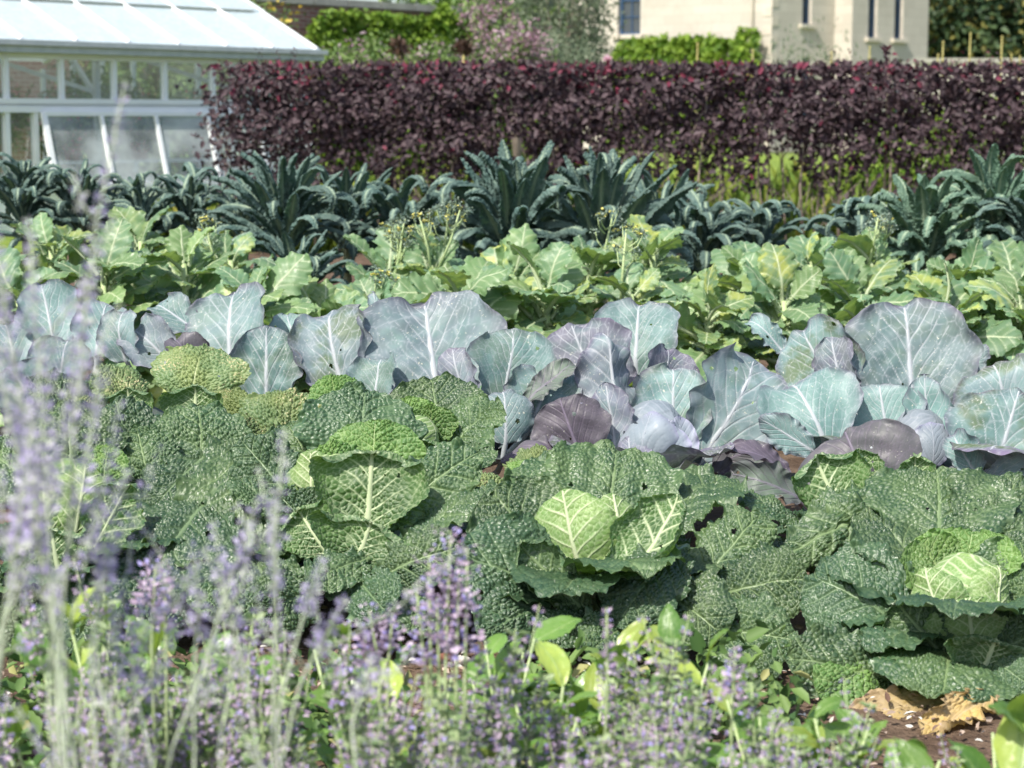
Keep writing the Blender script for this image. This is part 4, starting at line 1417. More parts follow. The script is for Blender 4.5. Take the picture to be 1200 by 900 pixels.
M['ivy'] = tone_mat('climber_leaf', (.08, .17, .012), (.25, .37, .045), None, .3)
M['greyleaf'] = tone_mat('grey_green_leaf', (.15, .21, .13), (.33, .38, .26), None, .25)
M['woodleaf'] = tone_mat('woodland_leaf', (.025, .055, .024), (.085, .135, .05), (.2, .19, .05), .2)
M['midleaf'] = tone_mat('shrub_leaf', (.09, .17, .04), (.25, .35, .11), (.42, .32, .36), .25)
M['pinkflower'] = tone_mat('pink_flower', (.30, .16, .22), (.54, .36, .43), None, .25)
M['yellowflower'] = tone_mat('yellow_flower', (.7, .5, .05), (.8, .62, .12), None, .25)


def climber(label, p0, p1, zt, n, size, seed, cat='climber', thick=.5, mat=None, ragged=.25, zb=0, sprays=0):
    r = np.random.RandomState(seed)
    c = (p0 + p1) / 2
    e = thing('wall_climber', (c.x, c.y, 0), label, cat)
    d = p1 - p0
    L = d.length
    dn = d.normalized()
    nr = Vector((dn.y, -dn.x, 0))
    if nr.y > 0:
        nr = -nr
    u = r.rand(n) * L - L / 2
    z = zb + r.rand(n) ** .7 * (zt - zb)
    top = zt + ragged * wob(u, u * 0, seed, 2.2) - zt * .12 * np.clip((np.abs(u) / (L / 2) - .75) / .25, 0, 1)
    k = z < top
    u, z = u[k], z[k]
    n = len(u)
    th = thick * (.35 + .3 * r.rand(n) + .35 * np.clip(.5 + wob(u, z, seed + 1, 4), 0, 1))
    pt = np.stack([u * dn.x + nr.x * th, u * dn.y + nr.y * th, z], -1)
    dd = r.randn(n, 3) * .6 + np.array([nr.x * .3, nr.y * .3, -.6])
    fc = r.randn(n, 3) * .5 + np.array([nr.x, nr.y, .5])
    tone = np.clip(.5 + .35 * wob(u, z, seed + 2, 5) + .22 * r.randn(n), 0, 1)
    link(bpy.data.objects.new('foliage', scatter('foliage', pt, dd, size * (.6 + .7 * r.rand(n)), tone, .75, seed=seed, nrm=fc)), e, mat or M['ivy'])
    m = MB()
    for q in range(7):
        uu = -L / 2 + L * (q + .5) / 7
        m.tube([(uu * dn.x + nr.x * .08, uu * dn.y + nr.y * .08, 0), ((uu + .1) * dn.x + nr.x * .1, (uu + .1) * dn.y + nr.y * .1, zt * .5),
                ((uu - .1) * dn.x + nr.x * .1, (uu - .1) * dn.y + nr.y * .1, zt * .9)], [.03, .025, .012], 6)
    m.build('stem', M['bark'], e, True)
    return e


def wallpt(px):
    """foot of the garden wall under a photo column"""
    t = (px - 600) / F
    # A + dw*s, with x = t*y
    s_ = (t * A.y - A.x) / (dw.x - t * dw.y)
    return A + dw * s_


climber('bright green clipped climber covering the brick wall right of the greenhouse roof', wallpt(352), wallpt(508), 3.32, 11000, .11, 1, ragged=.07)
climber('taller ragged green climber spilling over the brick wall coping, left of the pink shrub', wallpt(485), wallpt(668), 3.6, 11000, .15, 2, ragged=.25)
q = P(306, 10, 31)
bush('flowering_shrub', 'green shrub with yellow flowers peeping over the greenhouse gable', 'shrub', (q.x, q.y, 1.9), (.5, .5, 1.5), 2600, .09, M['midleaf'], 3, 40, .16,
     flower=(M['yellowflower'], 160, .09), stem_r=.03)
for px, py, Y, rx, rz_, lb, sd, fl in [
        (440, 74, 30, .75, .42, 'low green shrub hazed with mauve flowers in front of the clipped climber, left one', 11, 150),
        (505, 74, 30, .6, .4, 'low green shrub hazed with mauve flowers, right of the dark seed head', 12, 130)]:
    q = P(px, py, Y)
    bush('flowering_shrub', lb, 'shrub', (q.x, q.y, q.z - rz_ * .4), (rx, .6, rz_), 3200, .07, M['midleaf'], sd, 50, .14, 'shrubs in the border beyond the hedge',
         flower=(M['pinkflower'], fl, .05), stem_r=.02, accent=.12)
for px, py, Y, rx, rz_, lb, sd in [(572, 36, 31, .38, .62, 'tall dusky pink flowering shrub before the brick wall', 13), (607, 68, 29, .36, .4, 'shorter dusky pink flowering shrub between the tall one and the grey-green tree', 14)]:
    q = P(px, py, Y)
    bush('flowering_shrub', lb, 'shrub', (q.x, q.y, q.z), (rx, .4, rz_), 1300, .08, M['midleaf'], sd, 36, .12, 'shrubs in the border beyond the hedge',
         flower=(M['pinkflower'], 800, .055), stem_r=.02, accent=.3, branches=10)
q = P(655, 30, 35)
tr = bush('willow_tree', 'airy grey-green willow-leaved tree in front of the stone house', 'tree', (q.x, q.y, q.z), (.8, .8, 1.6), 8000, .10, M['greyleaf'], 15, 90, .2, width=.2, stem_r=.05, branches=16)
m = MB()
m.tube([(0, 0, -.05), (.04, .02, 1.2), (0, 0, q.z + .6)], [.07, .055, .02], 8)
m.build('trunk', M['bark'], tr, True)
q = P(640, 62, 33)
bush('flowering_shrub', 'rounded grey-green shrub at the foot of the willow-leaved tree', 'shrub', (q.x, q.y, q.z - .4), (.8, .6, .8), 4200, .08, M['greyleaf'], 16, 50, .15, width=.3)
for px, lb, sd in [(-50, 'tall green shrub behind the greenhouse, cut by the left edge', 50), (30, 'tall green shrub behind the greenhouse, seen through its upper panes at the left edge', 51), (110, 'tall green shrub behind the greenhouse, seen through the third upper pane', 52),
                   (190, 'tall green shrub behind the greenhouse, seen through the upper panes nearest the hedge', 53), (250, 'tall green shrub behind the right corner of the greenhouse, mostly hidden by the hedge', 54)]:
    q = P(px, 90, 32.5)
    bush('flowering_shrub', lb, 'shrub', (q.x, q.y, 1.5), (1.1, .6, 1.6), 4200, .1, M['midleaf'], sd, 50, .2, 'shrubs in the border beyond the hedge', stem_r=.02)
for px, lb, sd in [(1075, 'rounded yellow-green shrub behind the right part of the purple hedge, left one', 61), (1175, 'rounded yellow-green shrub behind the right end of the purple hedge', 62)]:
    q = P(px, 90, 24.5)
    bush('garden_shrub', lb, 'shrub', (q.x, q.y, .85), (.75, .5, .75), 2600, .09, M['ivy'], sd, 50, .18, 'shrubs in the border beyond the hedge', stem_r=.02)
# dark seed heads
for px, py, Y, lb in [(468, 56, 26, 'dark dried seed head on a pale stalk above the purple hedge, before the clipped climber'),
                      (543, 56, 26, 'dark dried seed head on a pale stalk above the hedge, before the pink shrub')]:
    q = P(px, py, Y)
    e = thing('dried_seed_head', (q.x, q.y, 0), lb, 'seed head', 'dried seed heads beyond the hedge')
    m = MB()
    m.tube([(0, 0, -.02), (.02, 0, q.z * .6), (0, 0, q.z - .05)], [.02, .017, .014], 6)
    m.build('stalk', M['cane'], e, True)
    r = np.random.RandomState(int(px))
    d = r.randn(90, 3) * .5 + np.array([0, 0, .7])
    link(bpy.data.objects.new('seed_head', scatter('seed_head', np.array([0, 0, q.z - .03]) + r.randn(90, 3) * .05, d, .12 * (.6 + .6 * r.rand(90)), r.rand(90), .3)), e,
         tone_mat('dried_brown', (.05, .03, .025), (.16, .09, .06)))
q = P(712, 70, 24)
e = thing('rose', (q.x, q.y, 0), 'single pale pink rose poking above the purple hedge before the stone house', 'rose')
m = MB()
m.tube([(0, 0, -.02), (.05, 0, 1), (0, 0, q.z)], [.008, .006, .004], 6)
m.build('stem', M['stalk'], e, True)
r = np.random.RandomState(9)
d = r.randn(60, 3) + np.array([0, -.3, .3])
link(bpy.data.objects.new('petals', scatter('petals', np.array([0, 0, q.z]) + r.randn(60, 3) * .012, d, .055 * (.6 + .5 * r.rand(60)), r.rand(60), 1.0, .3)), e,
     tone_mat('rose_petal', (.75, .45, .55), (.85, .68, .72), None, .3))
r2 = np.random.RandomState(4)
link(bpy.data.objects.new('leaves', scatter('leaves', np.stack([r2.randn(40) * .06, r2.randn(40) * .06, q.z - .08 - r2.rand(40) * .5], -1), r2.randn(40, 3), np.full(40, .06), r2.rand(40), .55)), e, M['midleaf'])

# stone house -------------------------------------------------------------
hc = Vector((P(905, 0, 80).x, 80, 0))
dl = Vector((-.80, .60, 0)).normalized()
dr = Vector((.76, .65, 0)).normalized()
hs = thing('stone_house', hc, 'large pale stone house with tall blue-framed windows', 'house')
HT = 13.0


def hwall(m, o, d, L, z0, z1, inset=0, nout=None):
    a, b = o + nout * inset, o + d * L + nout * inset
    m.quad(a + Vector((0, 0, z0)), b + Vector((0, 0, z0)), b + Vector((0, 0, z1)), a + Vector((0, 0, z1)))


nl_ = Vector((dl.y, -dl.x, 0))
if nl_.y > 0:
    nl_ = -nl_
nr_ = Vector((dr.y, -dr.x, 0))
if nr_.y > 0:
    nr_ = -nr_
Z3 = Vector((0, 0, 0))


def facade(name, o, d, nout, L, holes):
    """wall sheet with real window openings (holes: u0, u1, z0, z1) and their reveals"""
    m = MB()
    us = sorted({0, L, *[h[0] for h in holes], *[h[1] for h in holes]})
    zs = sorted({0, HT, *[h[2] for h in holes], *[h[3] for h in holes]})
    pt = lambda u, z, i=0: o + d * u + nout * i + Vector((0, 0, z))
    for i in range(len(us) - 1):
        for j in range(len(zs) - 1):
            uc, zc = (us[i] + us[i + 1]) / 2, (zs[j] + zs[j + 1]) / 2
            if any(h[0] < uc < h[1] and h[2] < zc < h[3] for h in holes):
                continue
            m.quad(pt(us[i], zs[j]), pt(us[i + 1], zs[j]), pt(us[i + 1], zs[j + 1]), pt(us[i], zs[j + 1]))
    D = -.28
    for u0, u1, z0, z1 in holes:
        m.quad(pt(u0, z0), pt(u1, z0), pt(u1, z0, D), pt(u0, z0, D))
        m.quad(pt(u0, z1), pt(u1, z1), pt(u1, z1, D), pt(u0, z1, D))
        m.quad(pt(u0, z0), pt(u0, z1), pt(u0, z1, D), pt(u0, z0, D))
        m.quad(pt(u1, z0), pt(u1, z1), pt(u1, z1, D), pt(u1, z0, D))
    m.build(name, M['stone'], hs)
    for u0, u1, z0, z1 in holes:
        w = MB()
        hh, ww = z1 - z0, u1 - u0
        for a, b in ((u0 + .05, u0 + .05), (u1 - .05, u1 - .05)):
            w.bar(pt(a, z0, D + .06), pt(a, z1, D + .06), .1, .08)
        w.bar(pt((u0 + u1) / 2, z0 + .08, D + .055), pt((u0 + u1) / 2, z1 - .08, D + .055), .035, .04)
        for q in range(5):
            w.bar(pt(u0 + .08, z0 + .05 + (hh - .1) * q / 4, D + .058), pt(u1 - .08, z0 + .05 + (hh - .1) * q / 4, D + .058), .09 if q in (0, 2, 4) else .035, .07 if q in (0, 2, 4) else .04)
        f_ = w.build('window', M['bluepaint'], hs)
        g = MB()
        g.quad(pt(u0, z0, D + .02), pt(u1, z0, D + .02), pt(u1, z1, D + .02), pt(u0, z1, D + .02))
        g.build('pane', M['winglass'], f_)
        s_ = MB()
        c0 = pt((u0 + u1) / 2, z0 - .08, .06)
        s_.bar(c0 - d * (ww / 2 + .2), c0 + d * (ww / 2 + .2), .22, .16)
        s_.build('window_sill', M['stone_plain'], f_)


def along(px, o, d):
    t = (px - 600) / F
    return (t * o.y - o.x) / (d.x - t * d.y)


uL = along(735, Z3 + hc, dl)
uP = along(878, hc, dl)
facade('front_wall', Z3, dl, nl_, 13, [(uL - .58, uL + .58, 4.95, 7.9), (uL + 4.0, uL + 5.2, 4.95, 7.9), (uL - .58, uL + .58, 1.0, 3.9), (uL - 4.2, uL - 3.0, 1.0, 3.9)])
u0 = along(940, hc, dr)
uS = along(972, hc, dr)
facade('side_wall', Z3, dr, nr_, uS, [(u0 - .3, u0 + .3, 5.25, 8.4), (u0 - .3, u0 + .3, 1.0, 3.9)])
step = .95
o2 = dr * uS + nr_ * step
m = MB()
hwall(m, dr * uS, nr_, step, 0, HT, 0, Z3)
m.build('return_wall', M['stone'], hs)
ua, ub, ue = (along(p_, hc + o2, dr) for p_ in (1016, 1046, 1080))
facade('wing_wall', o2, dr, nr_, ue, [(ua - .3, ua + .3, 4.75, 8.1), (ub - .3, ub + .3, 4.75, 8.1), (ua - .3, ua + .3, 1, 3.9), (ub - .3, ub + .3, 1, 3.9)])
m = MB()
e1, e2 = dl * 13, o2 + dr * ue
m.quad(e2, e2 - nr_ * 8, e2 - nr_ * 8 + Vector((0, 0, HT)), e2 + Vector((0, 0, HT)))
m.quad(e1, e1 - nl_ * 10, e1 - nl_ * 10 + Vector((0, 0, HT)), e1 + Vector((0, 0, HT)))
m.build('rear_wall', M['stone'], hs)
m = MB()
q4 = [Vector((0, 0, HT)), e1 + Vector((0, 0, HT)), e1 - nl_ * 12 + Vector((0, 0, HT)), e2 + Vector((0, 0, HT))]
m.f.append(tuple(range(4)))
m.v += [tuple(v_) for v_ in q4]
m.build('roof', plain('slate', (.1, .1, .11), (.15, .15, .16), 3), hs)
m = MB()
m.tube([dl * uP + nl_ * .1, dl * uP + nl_ * .1 + Vector((0, 0, HT))], .06, 8)
m.build('drainpipe', M['stone_plain'], hs, True)
m = MB()
o_ = Vector((0, 0, 0))
for k in range(int(HT / .76)):
    m.quadbox((dl * .22 + nl_ * .012 + Vector((0, 0, .38 + .76 * k))), (.46, .03, .37), Matrix.Rotation(math.atan2(dl.y, dl.x), 3, 'Z'))
    m.quadbox((dr * .18 + nr_ * .012 + Vector((0, 0, .76 + .76 * k))), (.38, .03, .37), Matrix.Rotation(math.atan2(dr.y, dr.x), 3, 'Z'))
m.build('quoins', M['stone_plain'], hs)
climber('bright green climber trained below the upper windows of the stone house', hc + dl * along(893, hc, dl) + nl_ * .1, hc + dl * (along(716, hc, dl) - .3) + nl_ * .1, 4.75, 9000, .26, 5, ragged=.35, thick=.9)
climber('thin ragged green creeper climbing the corner of the stone house', hc + dl * .25 + nl_ * .2, hc + dl * 1.35 + nl_ * .2, 5.4, 700, .26, 6, ragged=.5, thick=.5)
q = P(945, 60, 45)
bush('feathery_shrub', 'thin feathery grey-green shrub in front of the side wall of the house', 'shrub', (q.x, q.y, 1.9), (1.1, .8, 1.5), 1100, .12, M['greyleaf'], 19, 40, .3, width=.16, branches=14, stem_r=.014, up=1.2)
for px, py, Y, lb in [(815, 50, 28, 'thin bamboo cane before the climber on the house'), (880, 58, 30, 'short bamboo cane before the house corner'), (972, 60, 30, 'bamboo cane before the house side wall, left of the dark red shoot'),
                      (1017, 54, 30, 'bamboo cane below the first wing window of the house'), (1097, 63, 30, 'short bamboo cane just right of the house'), (1103, 48, 30, 'bamboo cane against the wood, leftmost of three tall ones'),
                      (1135, 38, 30, 'tallest bamboo cane against the dark wood'), (1172, 42, 30, 'tall bamboo cane against the dark wood near the right edge'), (1183, 63, 30, 'short bamboo cane near the right edge, left of another'),
                      (1193, 65, 30, 'short bamboo cane nearest the right edge')]:
    q = P(px, py, Y)
    m = MB()
    hh = q.z
    pts_, rd_ = [], []
    for k in range(9):
        pts_ += [(.004 * k, 0, hh * k / 8 - .02), (.004 * k, 0, hh * k / 8 - .01), (.004 * k, 0, hh * k / 8)]
        rd_ += [.0125, .015, .0125]
    m.tube(pts_, rd_, 6)
    o = m.build('bamboo_cane', M['cane'], None, True)
    o.location = (q.x, q.y, 0)
    tag(o, lb, 'cane', 'bamboo canes beyond the hedge')
# red shoot above the hedge
q = P(1040, 85, 19)
e = thing('red_shoot', (q.x, q.y, 0), 'single tall dark red leafy shoot rising above the hedge top before the house wing', 'shoot')
r = np.random.RandomState(2)
m = MB()
m.tube([(0, 0, 0), (0, 0, 1.5), (.02, 0, 2.02)], [.01, .008, .003], 6)
m.build('stem', M['bark'], e, True)
link(bpy.data.objects.new('leaves', scatter('leaves', np.stack([r.randn(14) * .015, r.randn(14) * .015, 1.86 + r.rand(14) * .16], -1), r.randn(14, 3) + np.array([0, 0, .4]), .09 * (.6 + .6 * r.rand(14)), np.where(r.rand(14) < .5, 1.8, .7), .5)), e, M['hedge'])

# pale wall right
a_, b_ = P(1070, 0, 46), P(1420, 0, 46)
lw = thing('low_wall', (a_.x, 46, 0), 'long pale rendered boundary wall between the garden and the dark wood', 'wall')
m = MB()
L_ = b_.x - a_.x
m.quadbox((L_ / 2, 0, 1.32), (L_, .3, 2.64))
m.build('wall', M['render'], lw)
m = MB()
for k in range(9):
    m.quadbox((L_ * (k + .5) / 9, 0, 2.695), (L_ / 9 - .02, .42, .11))
m.build('coping', M['coping'], lw)


def tree(px, Y, hh, rx, label, seed, mat=None, n=5200, size=.42, accent=.05, group='trees beyond the garden'):
    r = np.random.RandomState(seed)
    x = P(px, 0, Y).x
    e = thing('broadleaf_tree', (x, Y, 0), label, 'tree', group)
    m = MB()
    m.tube([(0, 0, -.1), (.1, 0, hh * .25), (.2, .1, hh * .55), (.1, 0, hh * .9)], [.32, .26, .17, .04], 10)
    for k in range(9):
        a = r.rand() * 6.28
        z0 = hh * (.2 + .5 * r.rand())
        m.tube([(.12, .05, z0), (math.cos(a) * rx * .4, math.sin(a) * rx * .4, z0 + hh * .1), (math.cos(a) * rx * .85, math.sin(a) * rx * .85, z0 + hh * .17)], [.12, .08, .02], 6)
    m.build('trunk', M['darkbark'], e, True)
    p, d, i = clump_pts(r, n, np.array([0, 0, hh * .55]), (rx, rx, hh * .46), 70, rx * .15, .5)
    k70 = r.rand(70)
    tone = np.clip(.45 + .2 * r.randn(n) + (k70[i] - .5) * .8, 0, 1)
    tone = np.where(r.rand(n) < accent, 1.8, tone)
    p[:, 2] = np.maximum(p[:, 2], .4)
    link(bpy.data.objects.new('crown', scatter('crown', p, r.randn(n, 3) * .8 + d * .2 - np.array([0, 0, .2]), size * (.6 + .7 * r.rand(n)), tone, .6, seed=seed, nrm=d + np.array([0, -.3, .6]))), e, mat or M['woodleaf'])
    return e


tree(1092, 108, 15, 4.6, 'dark broadleaf tree of the wood touching the right end of the house', 1)
tree(1128, 112, 17, 5.0, 'dark broadleaf tree behind the tallest bamboo cane', 2, accent=.02)
tree(1160, 106, 14, 4.4, 'yellowing broadleaf tree of the wood near the right edge', 3, accent=.2)
tree(1200, 110, 16, 5.0, 'dark broadleaf tree at the right edge of the wood', 4)
tree(1250, 108, 16, 5.0, 'dark broadleaf tree just past the right edge of the wood', 5)
tree(1110, 128, 19, 6.0, 'tall dark tree deep in the wood, right of the house', 6)
tree(1180, 130, 19, 6.5, 'tall dark tree deep in the wood, behind the yellowing one', 7)
tree(1225, 132, 19, 6.5, 'tall dark tree deep in the wood at the right edge', 8)
tree(590, 60, 8.5, 2.4, 'mid green tree rising behind the brick wall, above the pink shrub', 9, M['midleaf'], 3600, .3, 0)
tree(540, 62, 8.5, 2.6, 'mid green tree rising behind the brick wall, above the ragged climber', 10, M['midleaf'], 3600, .3, 0)

# ------------------------------------------------------------------ ground
def sheet(name, mat, x0, x1, y0, y1, z, nx=2, ny=2, bump=0, seed=0):
    X, Y = np.meshgrid(np.linspace(x0, x1, nx), np.linspace(y0, y1, ny))
    Z = np.full_like(X, z)
    if bump:
        Z = Z + bump * wob(X, Y, seed, 8) + bump * .5 * wob(X, Y, seed + 1, 25)
    me = np_mesh(name, np.stack([X, Y, Z], -1).reshape(-1, 3), grid_faces(nx, ny))
    o = link(bpy.data.objects.new(name, me), None, mat)
    o['kind'] = 'structure'
    return o


sheet('ground', plain('earth_and_turf', (.10, .13, .05), (.16, .19, .07), .5, .9, .1, .6, 20, .05), -400, 400, -30, 900, -.03)
sheet('soil', M['soil'], -6, 9, .5, 19.3, -.012, 180, 240, .012, 3)
sheet('lawn', M['lawn'], -30, 40, 19.3, 75, -.01)
r = np.random.RandomState(12)
n = 15000
p = np.stack([r.rand(n) * 11 - 4, 19.4 + r.rand(n) ** 1.4 * 13, np.full(n, -.01)], -1)
p = p[(np.abs(p[:, 1] - 19) > .25)]
n = len(p)
gl = link(bpy.data.objects.new('grass', scatter('grass', p, r.randn(n, 3) * .35 + np.array([0, 0, 1.2]), .30 * (.5 + .9 * r.rand(n)) * (1 + 1.6 * np.clip(wob(p[:, 0], p[:, 1], 2, 2.5), 0, 1)), np.where(r.rand(n) < .06, 1.6, r.rand(n)), .09, .02, .2, 3)), None, M['meadow'])
gl['kind'] = 'stuff'
r = np.random.RandomState(13)
n = 9000
p = np.stack([r.rand(n) * 4.4 - 2.2, 3.2 + r.rand(n) * 2.6, .004 + r.rand(n) * .014], -1)
ch = link(bpy.data.objects.new('bark_litter', scatter('bark_litter', p, r.randn(n, 3) * np.array([1, 1, .22]), .016 * (.4 + 1.6 * r.rand(n) ** 2), np.where(r.rand(n) < .08, 1.9, r.rand(n) ** 1.5), .5, .1, .1, 3)), None, M['chip'])
ch['kind'] = 'stuff'


r = np.random.RandomState(14)
n = 16000
p = np.stack([r.rand(n) * 3.4 - 1.75, 2.3 + r.rand(n) * 1.9, r.rand(n) ** 1.5 * .2], -1)
k_ = (wob(p[:, 0], p[:, 1], 5, 9) > -.45) & ~((p[:, 0] > .62) & (p[:, 1] > 3.25)) & ~((np.abs(p[:, 0] + .13) < .1) & (p[:, 1] > 3.9))
p = p[k_]
n = len(p)
gc = link(bpy.data.objects.new('ground_cover', scatter('ground_cover', p, r.randn(n, 3) * .9 + np.array([0, -.2, .3]), .045 * (.5 + r.rand(n)), np.where(r.rand(n) < .05, 1.6, r.rand(n)), .6, .12, .15, 3,
                                                       r.randn(n, 3) * .4 + np.array([0, -.3, 1]))), None, tone_mat('ground_cover_leaf', (.06, .13, .035), (.18, .28, .08), (.42, .38, .16), .25))
gc['kind'] = 'stuff'


def stone(px, py, rad, label, seed, mat):
    r = np.random.RandomState(seed)
    Y = H * F / (py - 140)
    w = P(px, py, Y)
    a, b = np.meshgrid(np.linspace(0, 2 * math.pi, 18), np.linspace(-1.5, 1.5, 10))
    rr_ = rad * (1 + .18 * np.sin(2 * a + seed) * np.cos(b) + .12 * np.sin(3 * b + a + seed))
    V = np.stack([rr_ * np.cos(a) * np.cos(b), rr_ * np.sin(a) * np.cos(b) * .8, rr_ * np.sin(b) * .65], -1).reshape(-1, 3)
    o = link(bpy.data.objects.new('stone', np_mesh('stone', V, grid_faces(18, 10))), None, mat)
    o.location = (w.x, w.y, rad * .4)
    return tag(o, label, 'stone')


stone(541, 790, .018, 'small white stone on the soil in front of the middle savoy', 1, M['stonechip'])
stone(524, 788, .02, 'dark red-brown clod on the soil beside the small white stone', 2, plain('red_clod', (.13, .05, .035), (.2, .09, .06), 40, .9))

# yellowed leaves shed on the soil, right
def fallen(b, t, w, label, **k):
    bp, tp = P(*b), P(*t)
    o = link(bpy.data.objects.new('fallen_leaf', leaf_mesh('fallen_leaf', (tp - bp).length, w * b[2] / F, 'savoy', k.pop('seed'), **k)), None, M['dead'])
    o.matrix_basis = frame(bp, tp, (0, -.45, .9))
    return tag(o, label, 'dead leaf', 'yellowed leaves under the right savoy')


fallen((1130, 822, 4.28), (985, 848, 4.2), 60, 'large flat yellow-tan dead cabbage leaf on the soil under the corner savoy', seed=41, beta=.5, cup=.2, ruf=1.2)
fallen((1175, 818, 4.24), (1080, 870, 4.05), 55, 'curled brown-edged yellow dead leaf right of the larger flat one', seed=42, beta=.7, cup=1.2, ruf=1.6)

# ------------------------------------------------------------------ foreground flowers, out of focus
def whorls(path, n, size, per, rnd_, rad=.005, tones=(0, 1), accent=0.):
    """flower whorls spaced along a path"""
    path = [Vector(p) for p in path]
    seg = [(path[i + 1] - path[i]).length for i in range(len(path) - 1)]
    tot = sum(seg)
    P_, D_, T_, S_ = [], [], [], []
    for k in range(n):
        s_ = tot * (k + .5) / n
        i = 0
        while i < len(seg) - 1 and s_ > seg[i]:
            s_ -= seg[i]
            i += 1
        c = path[i].lerp(path[i + 1], min(1, s_ / seg[i]))
        ax = (path[i + 1] - path[i]).normalized()
        f = 1 - .55 * k / n
        for q in range(per):
            o = Vector((rnd_.gauss(0, 1), rnd_.gauss(0, 1), rnd_.gauss(0, 1)))
            o = (o - ax * o.dot(ax)).normalized() + ax * .5
            P_.append(np.array(c + o * rad * f + ax * rnd_.gauss(0, .0025)))
            D_.append(np.array(o + ax * rnd_.gauss(0, .3)))
            T_.append(1.9 if rnd_.random() < accent else rnd_.uniform(*tones))
            S_.append(size * f * rnd_.uniform(.6, 1.2))
    return P_, D_, T_, S_


def sage_stem(plant, pts, seed, spike=.34, branches=4, r0=.0032, spread=1.0):
    rn = random.Random(seed)
    pts = [Vector(p) for p in pts]
    dens = []
    for i in range(len(pts) - 1):
        for k in range(4):
            dens.append(pts[i].lerp(pts[i + 1], k / 4))
    dens.append(pts[-1])
    # smooth
    for _ in range(2):
        dens = [dens[0]] + [(dens[i - 1] + dens[i] * 2 + dens[i + 1]) / 4 for i in range(1, len(dens) - 1)] + [dens[-1]]
    n = len(dens)
    m = MB()
    o0 = plant.location
    loc = [p - o0 for p in dens]
    m.tube(loc, [r0 * (1 - .6 * i / n) for i in range(n)], 6)
    main = loc[int(n * (1 - spike)):]
    ml = sum((main[i + 1] - main[i]).length for i in range(len(main) - 1))
    spikes = [whorls(main, max(8, int(ml / .0145)), .0115, 10, rn, .0052, accent=.3)]
    for b in range(branches):
        t = rn.uniform(.3, .85)
        i = int(n * t)
        a = rn.uniform(0, 6.28)
        ax = (loc[min(i + 1, n - 1)] - loc[i - 1]).normalized()
        out = Vector((math.cos(a), math.sin(a) * .6, 0))
        l_ = rn.uniform(.07, .2) * spread
        br = [loc[i], loc[i] + ax * l_ * .35 + out * l_ * .35, loc[i] + ax * l_ * .85 + out * l_ * .6]
        m.tube(br, [r0 * .5, r0 * .42, r0 * .25], 5)
        spikes.append(whorls([br[0].lerp(br[1], .5), br[1], br[2]], max(4, int(l_ / .016)), .0095, 7, rn, .004, accent=.4))
    o = m.build('stem', M['sage_stem'], plant, True)
    for q in spikes:
        link(bpy.data.objects.new('flower_spike', scatter('flower_spike', np.array(q[0]), np.array(q[1]), np.array(q[3]), q[2], .62, .12, .1, seed)), o, M['sage_flower'])
    return o


GSG = 'Russian sage plants in the near border'
rn = random.Random(77)


def pl_sage(px, Y, label):
    w = P(px, 500, Y)
    return thing('russian_sage', (w.x, w.y, 0), label, 'Russian sage', GSG)


def pix(poly, Y0, Y1):
    n = len(poly)
    out = []
    for i, (a, b) in enumerate(poly):
        out.append(P(a, b, Y0 + (Y1 - Y0) * i / (n - 1)))
    return out


def to_ground(plant, pts):
    g = Vector((plant.location.x + rn.uniform(-.18, .18), plant.location.y + rn.uniform(-.09, .09), 0))
    return [g, g.lerp(pts[0], .5) + Vector((0, 0, .03))] + pts


s1 = pl_sage(20, 1.95, 'dense Russian sage at the left edge, its tallest spike reaching up to the greenhouse')
sage_stem(s1, to_ground(s1, pix([(62, 900), (75, 700), (88, 500), (100, 360), (113, 260), (130, 185), (147, 96)], 1.95, 2.0)), 1, .5, 2, .0026, spread=.4)
for k in range(10):
    tx = rn.choice([-20, 0, 10, 30, 45, 60, 80, 100, 15, 35, 120, 70]) + rn.uniform(-14, 14)
    ty = rn.uniform(230, 560)
    bx = rn.uniform(-60, 110)
    mx_ = (tx + bx) / 2 + rn.uniform(-18, 18)
    sage_stem(s1, to_ground(s1, pix([(bx, 900), (bx * .6 + mx_ * .4, 760), (mx_, (900 + ty) / 2), (tx * .7 + mx_ * .3, ty + 90), (tx, ty)], 1.8 + .3 * rn.random(), 1.85 + .35 * rn.random())), 10 + k, .34, 2, .0022)
s2 = pl_sage(300, 2.05, 'Russian sage whose upright spike crosses the veined-cup savoy')
sage_stem(s2, to_ground(s2, pix([(318, 900), (322, 800), (324, 700), (323, 620), (329, 560), (334, 503)], 2.05, 2.08)), 50, .32, 3, .003)
for a in ([(190, 900), (235, 800), (262, 700), (285, 640), (302, 585)], [(330, 900), (350, 800), (385, 740), (405, 700)], [(318, 860), (345, 760), (365, 690), (380, 655)], [(230, 900), (225, 800), (235, 700), (222, 634)],
          [(300, 880), (290, 800), (262, 690), (250, 610)], [(250, 900), (268, 820), (280, 740), (238, 640)], [(420, 900), (410, 850), (430, 800), (440, 770)]):
    sage_stem(s2, to_ground(s2, pix(a, 2.0, 2.1)), 60 + len(a) + a[0][0], .3, 2, .0022)
s3 = pl_sage(130, 2.1, 'Russian sage of thin pale stems between the dense edge clump and the upright spike')
for a in ([(115, 900), (106, 800), (108, 740), (120, 670), (135, 600), (150, 545)], [(150, 900), (110, 790), (118, 700), (128, 650), (140, 625)], [(90, 900), (70, 780), (100, 660), (125, 560), (140, 470)], [(60, 900), (55, 760), (90, 600), (110, 480), (120, 400)],
          [(180, 900), (160, 820), (150, 750), (172, 700)], [(130, 900), (150, 840), (190, 780), (205, 730)]):
    sage_stem(s3, to_ground(s3, pix(a, 2.0, 2.15)), 90 + a[0][0], .34, 2, .0024)


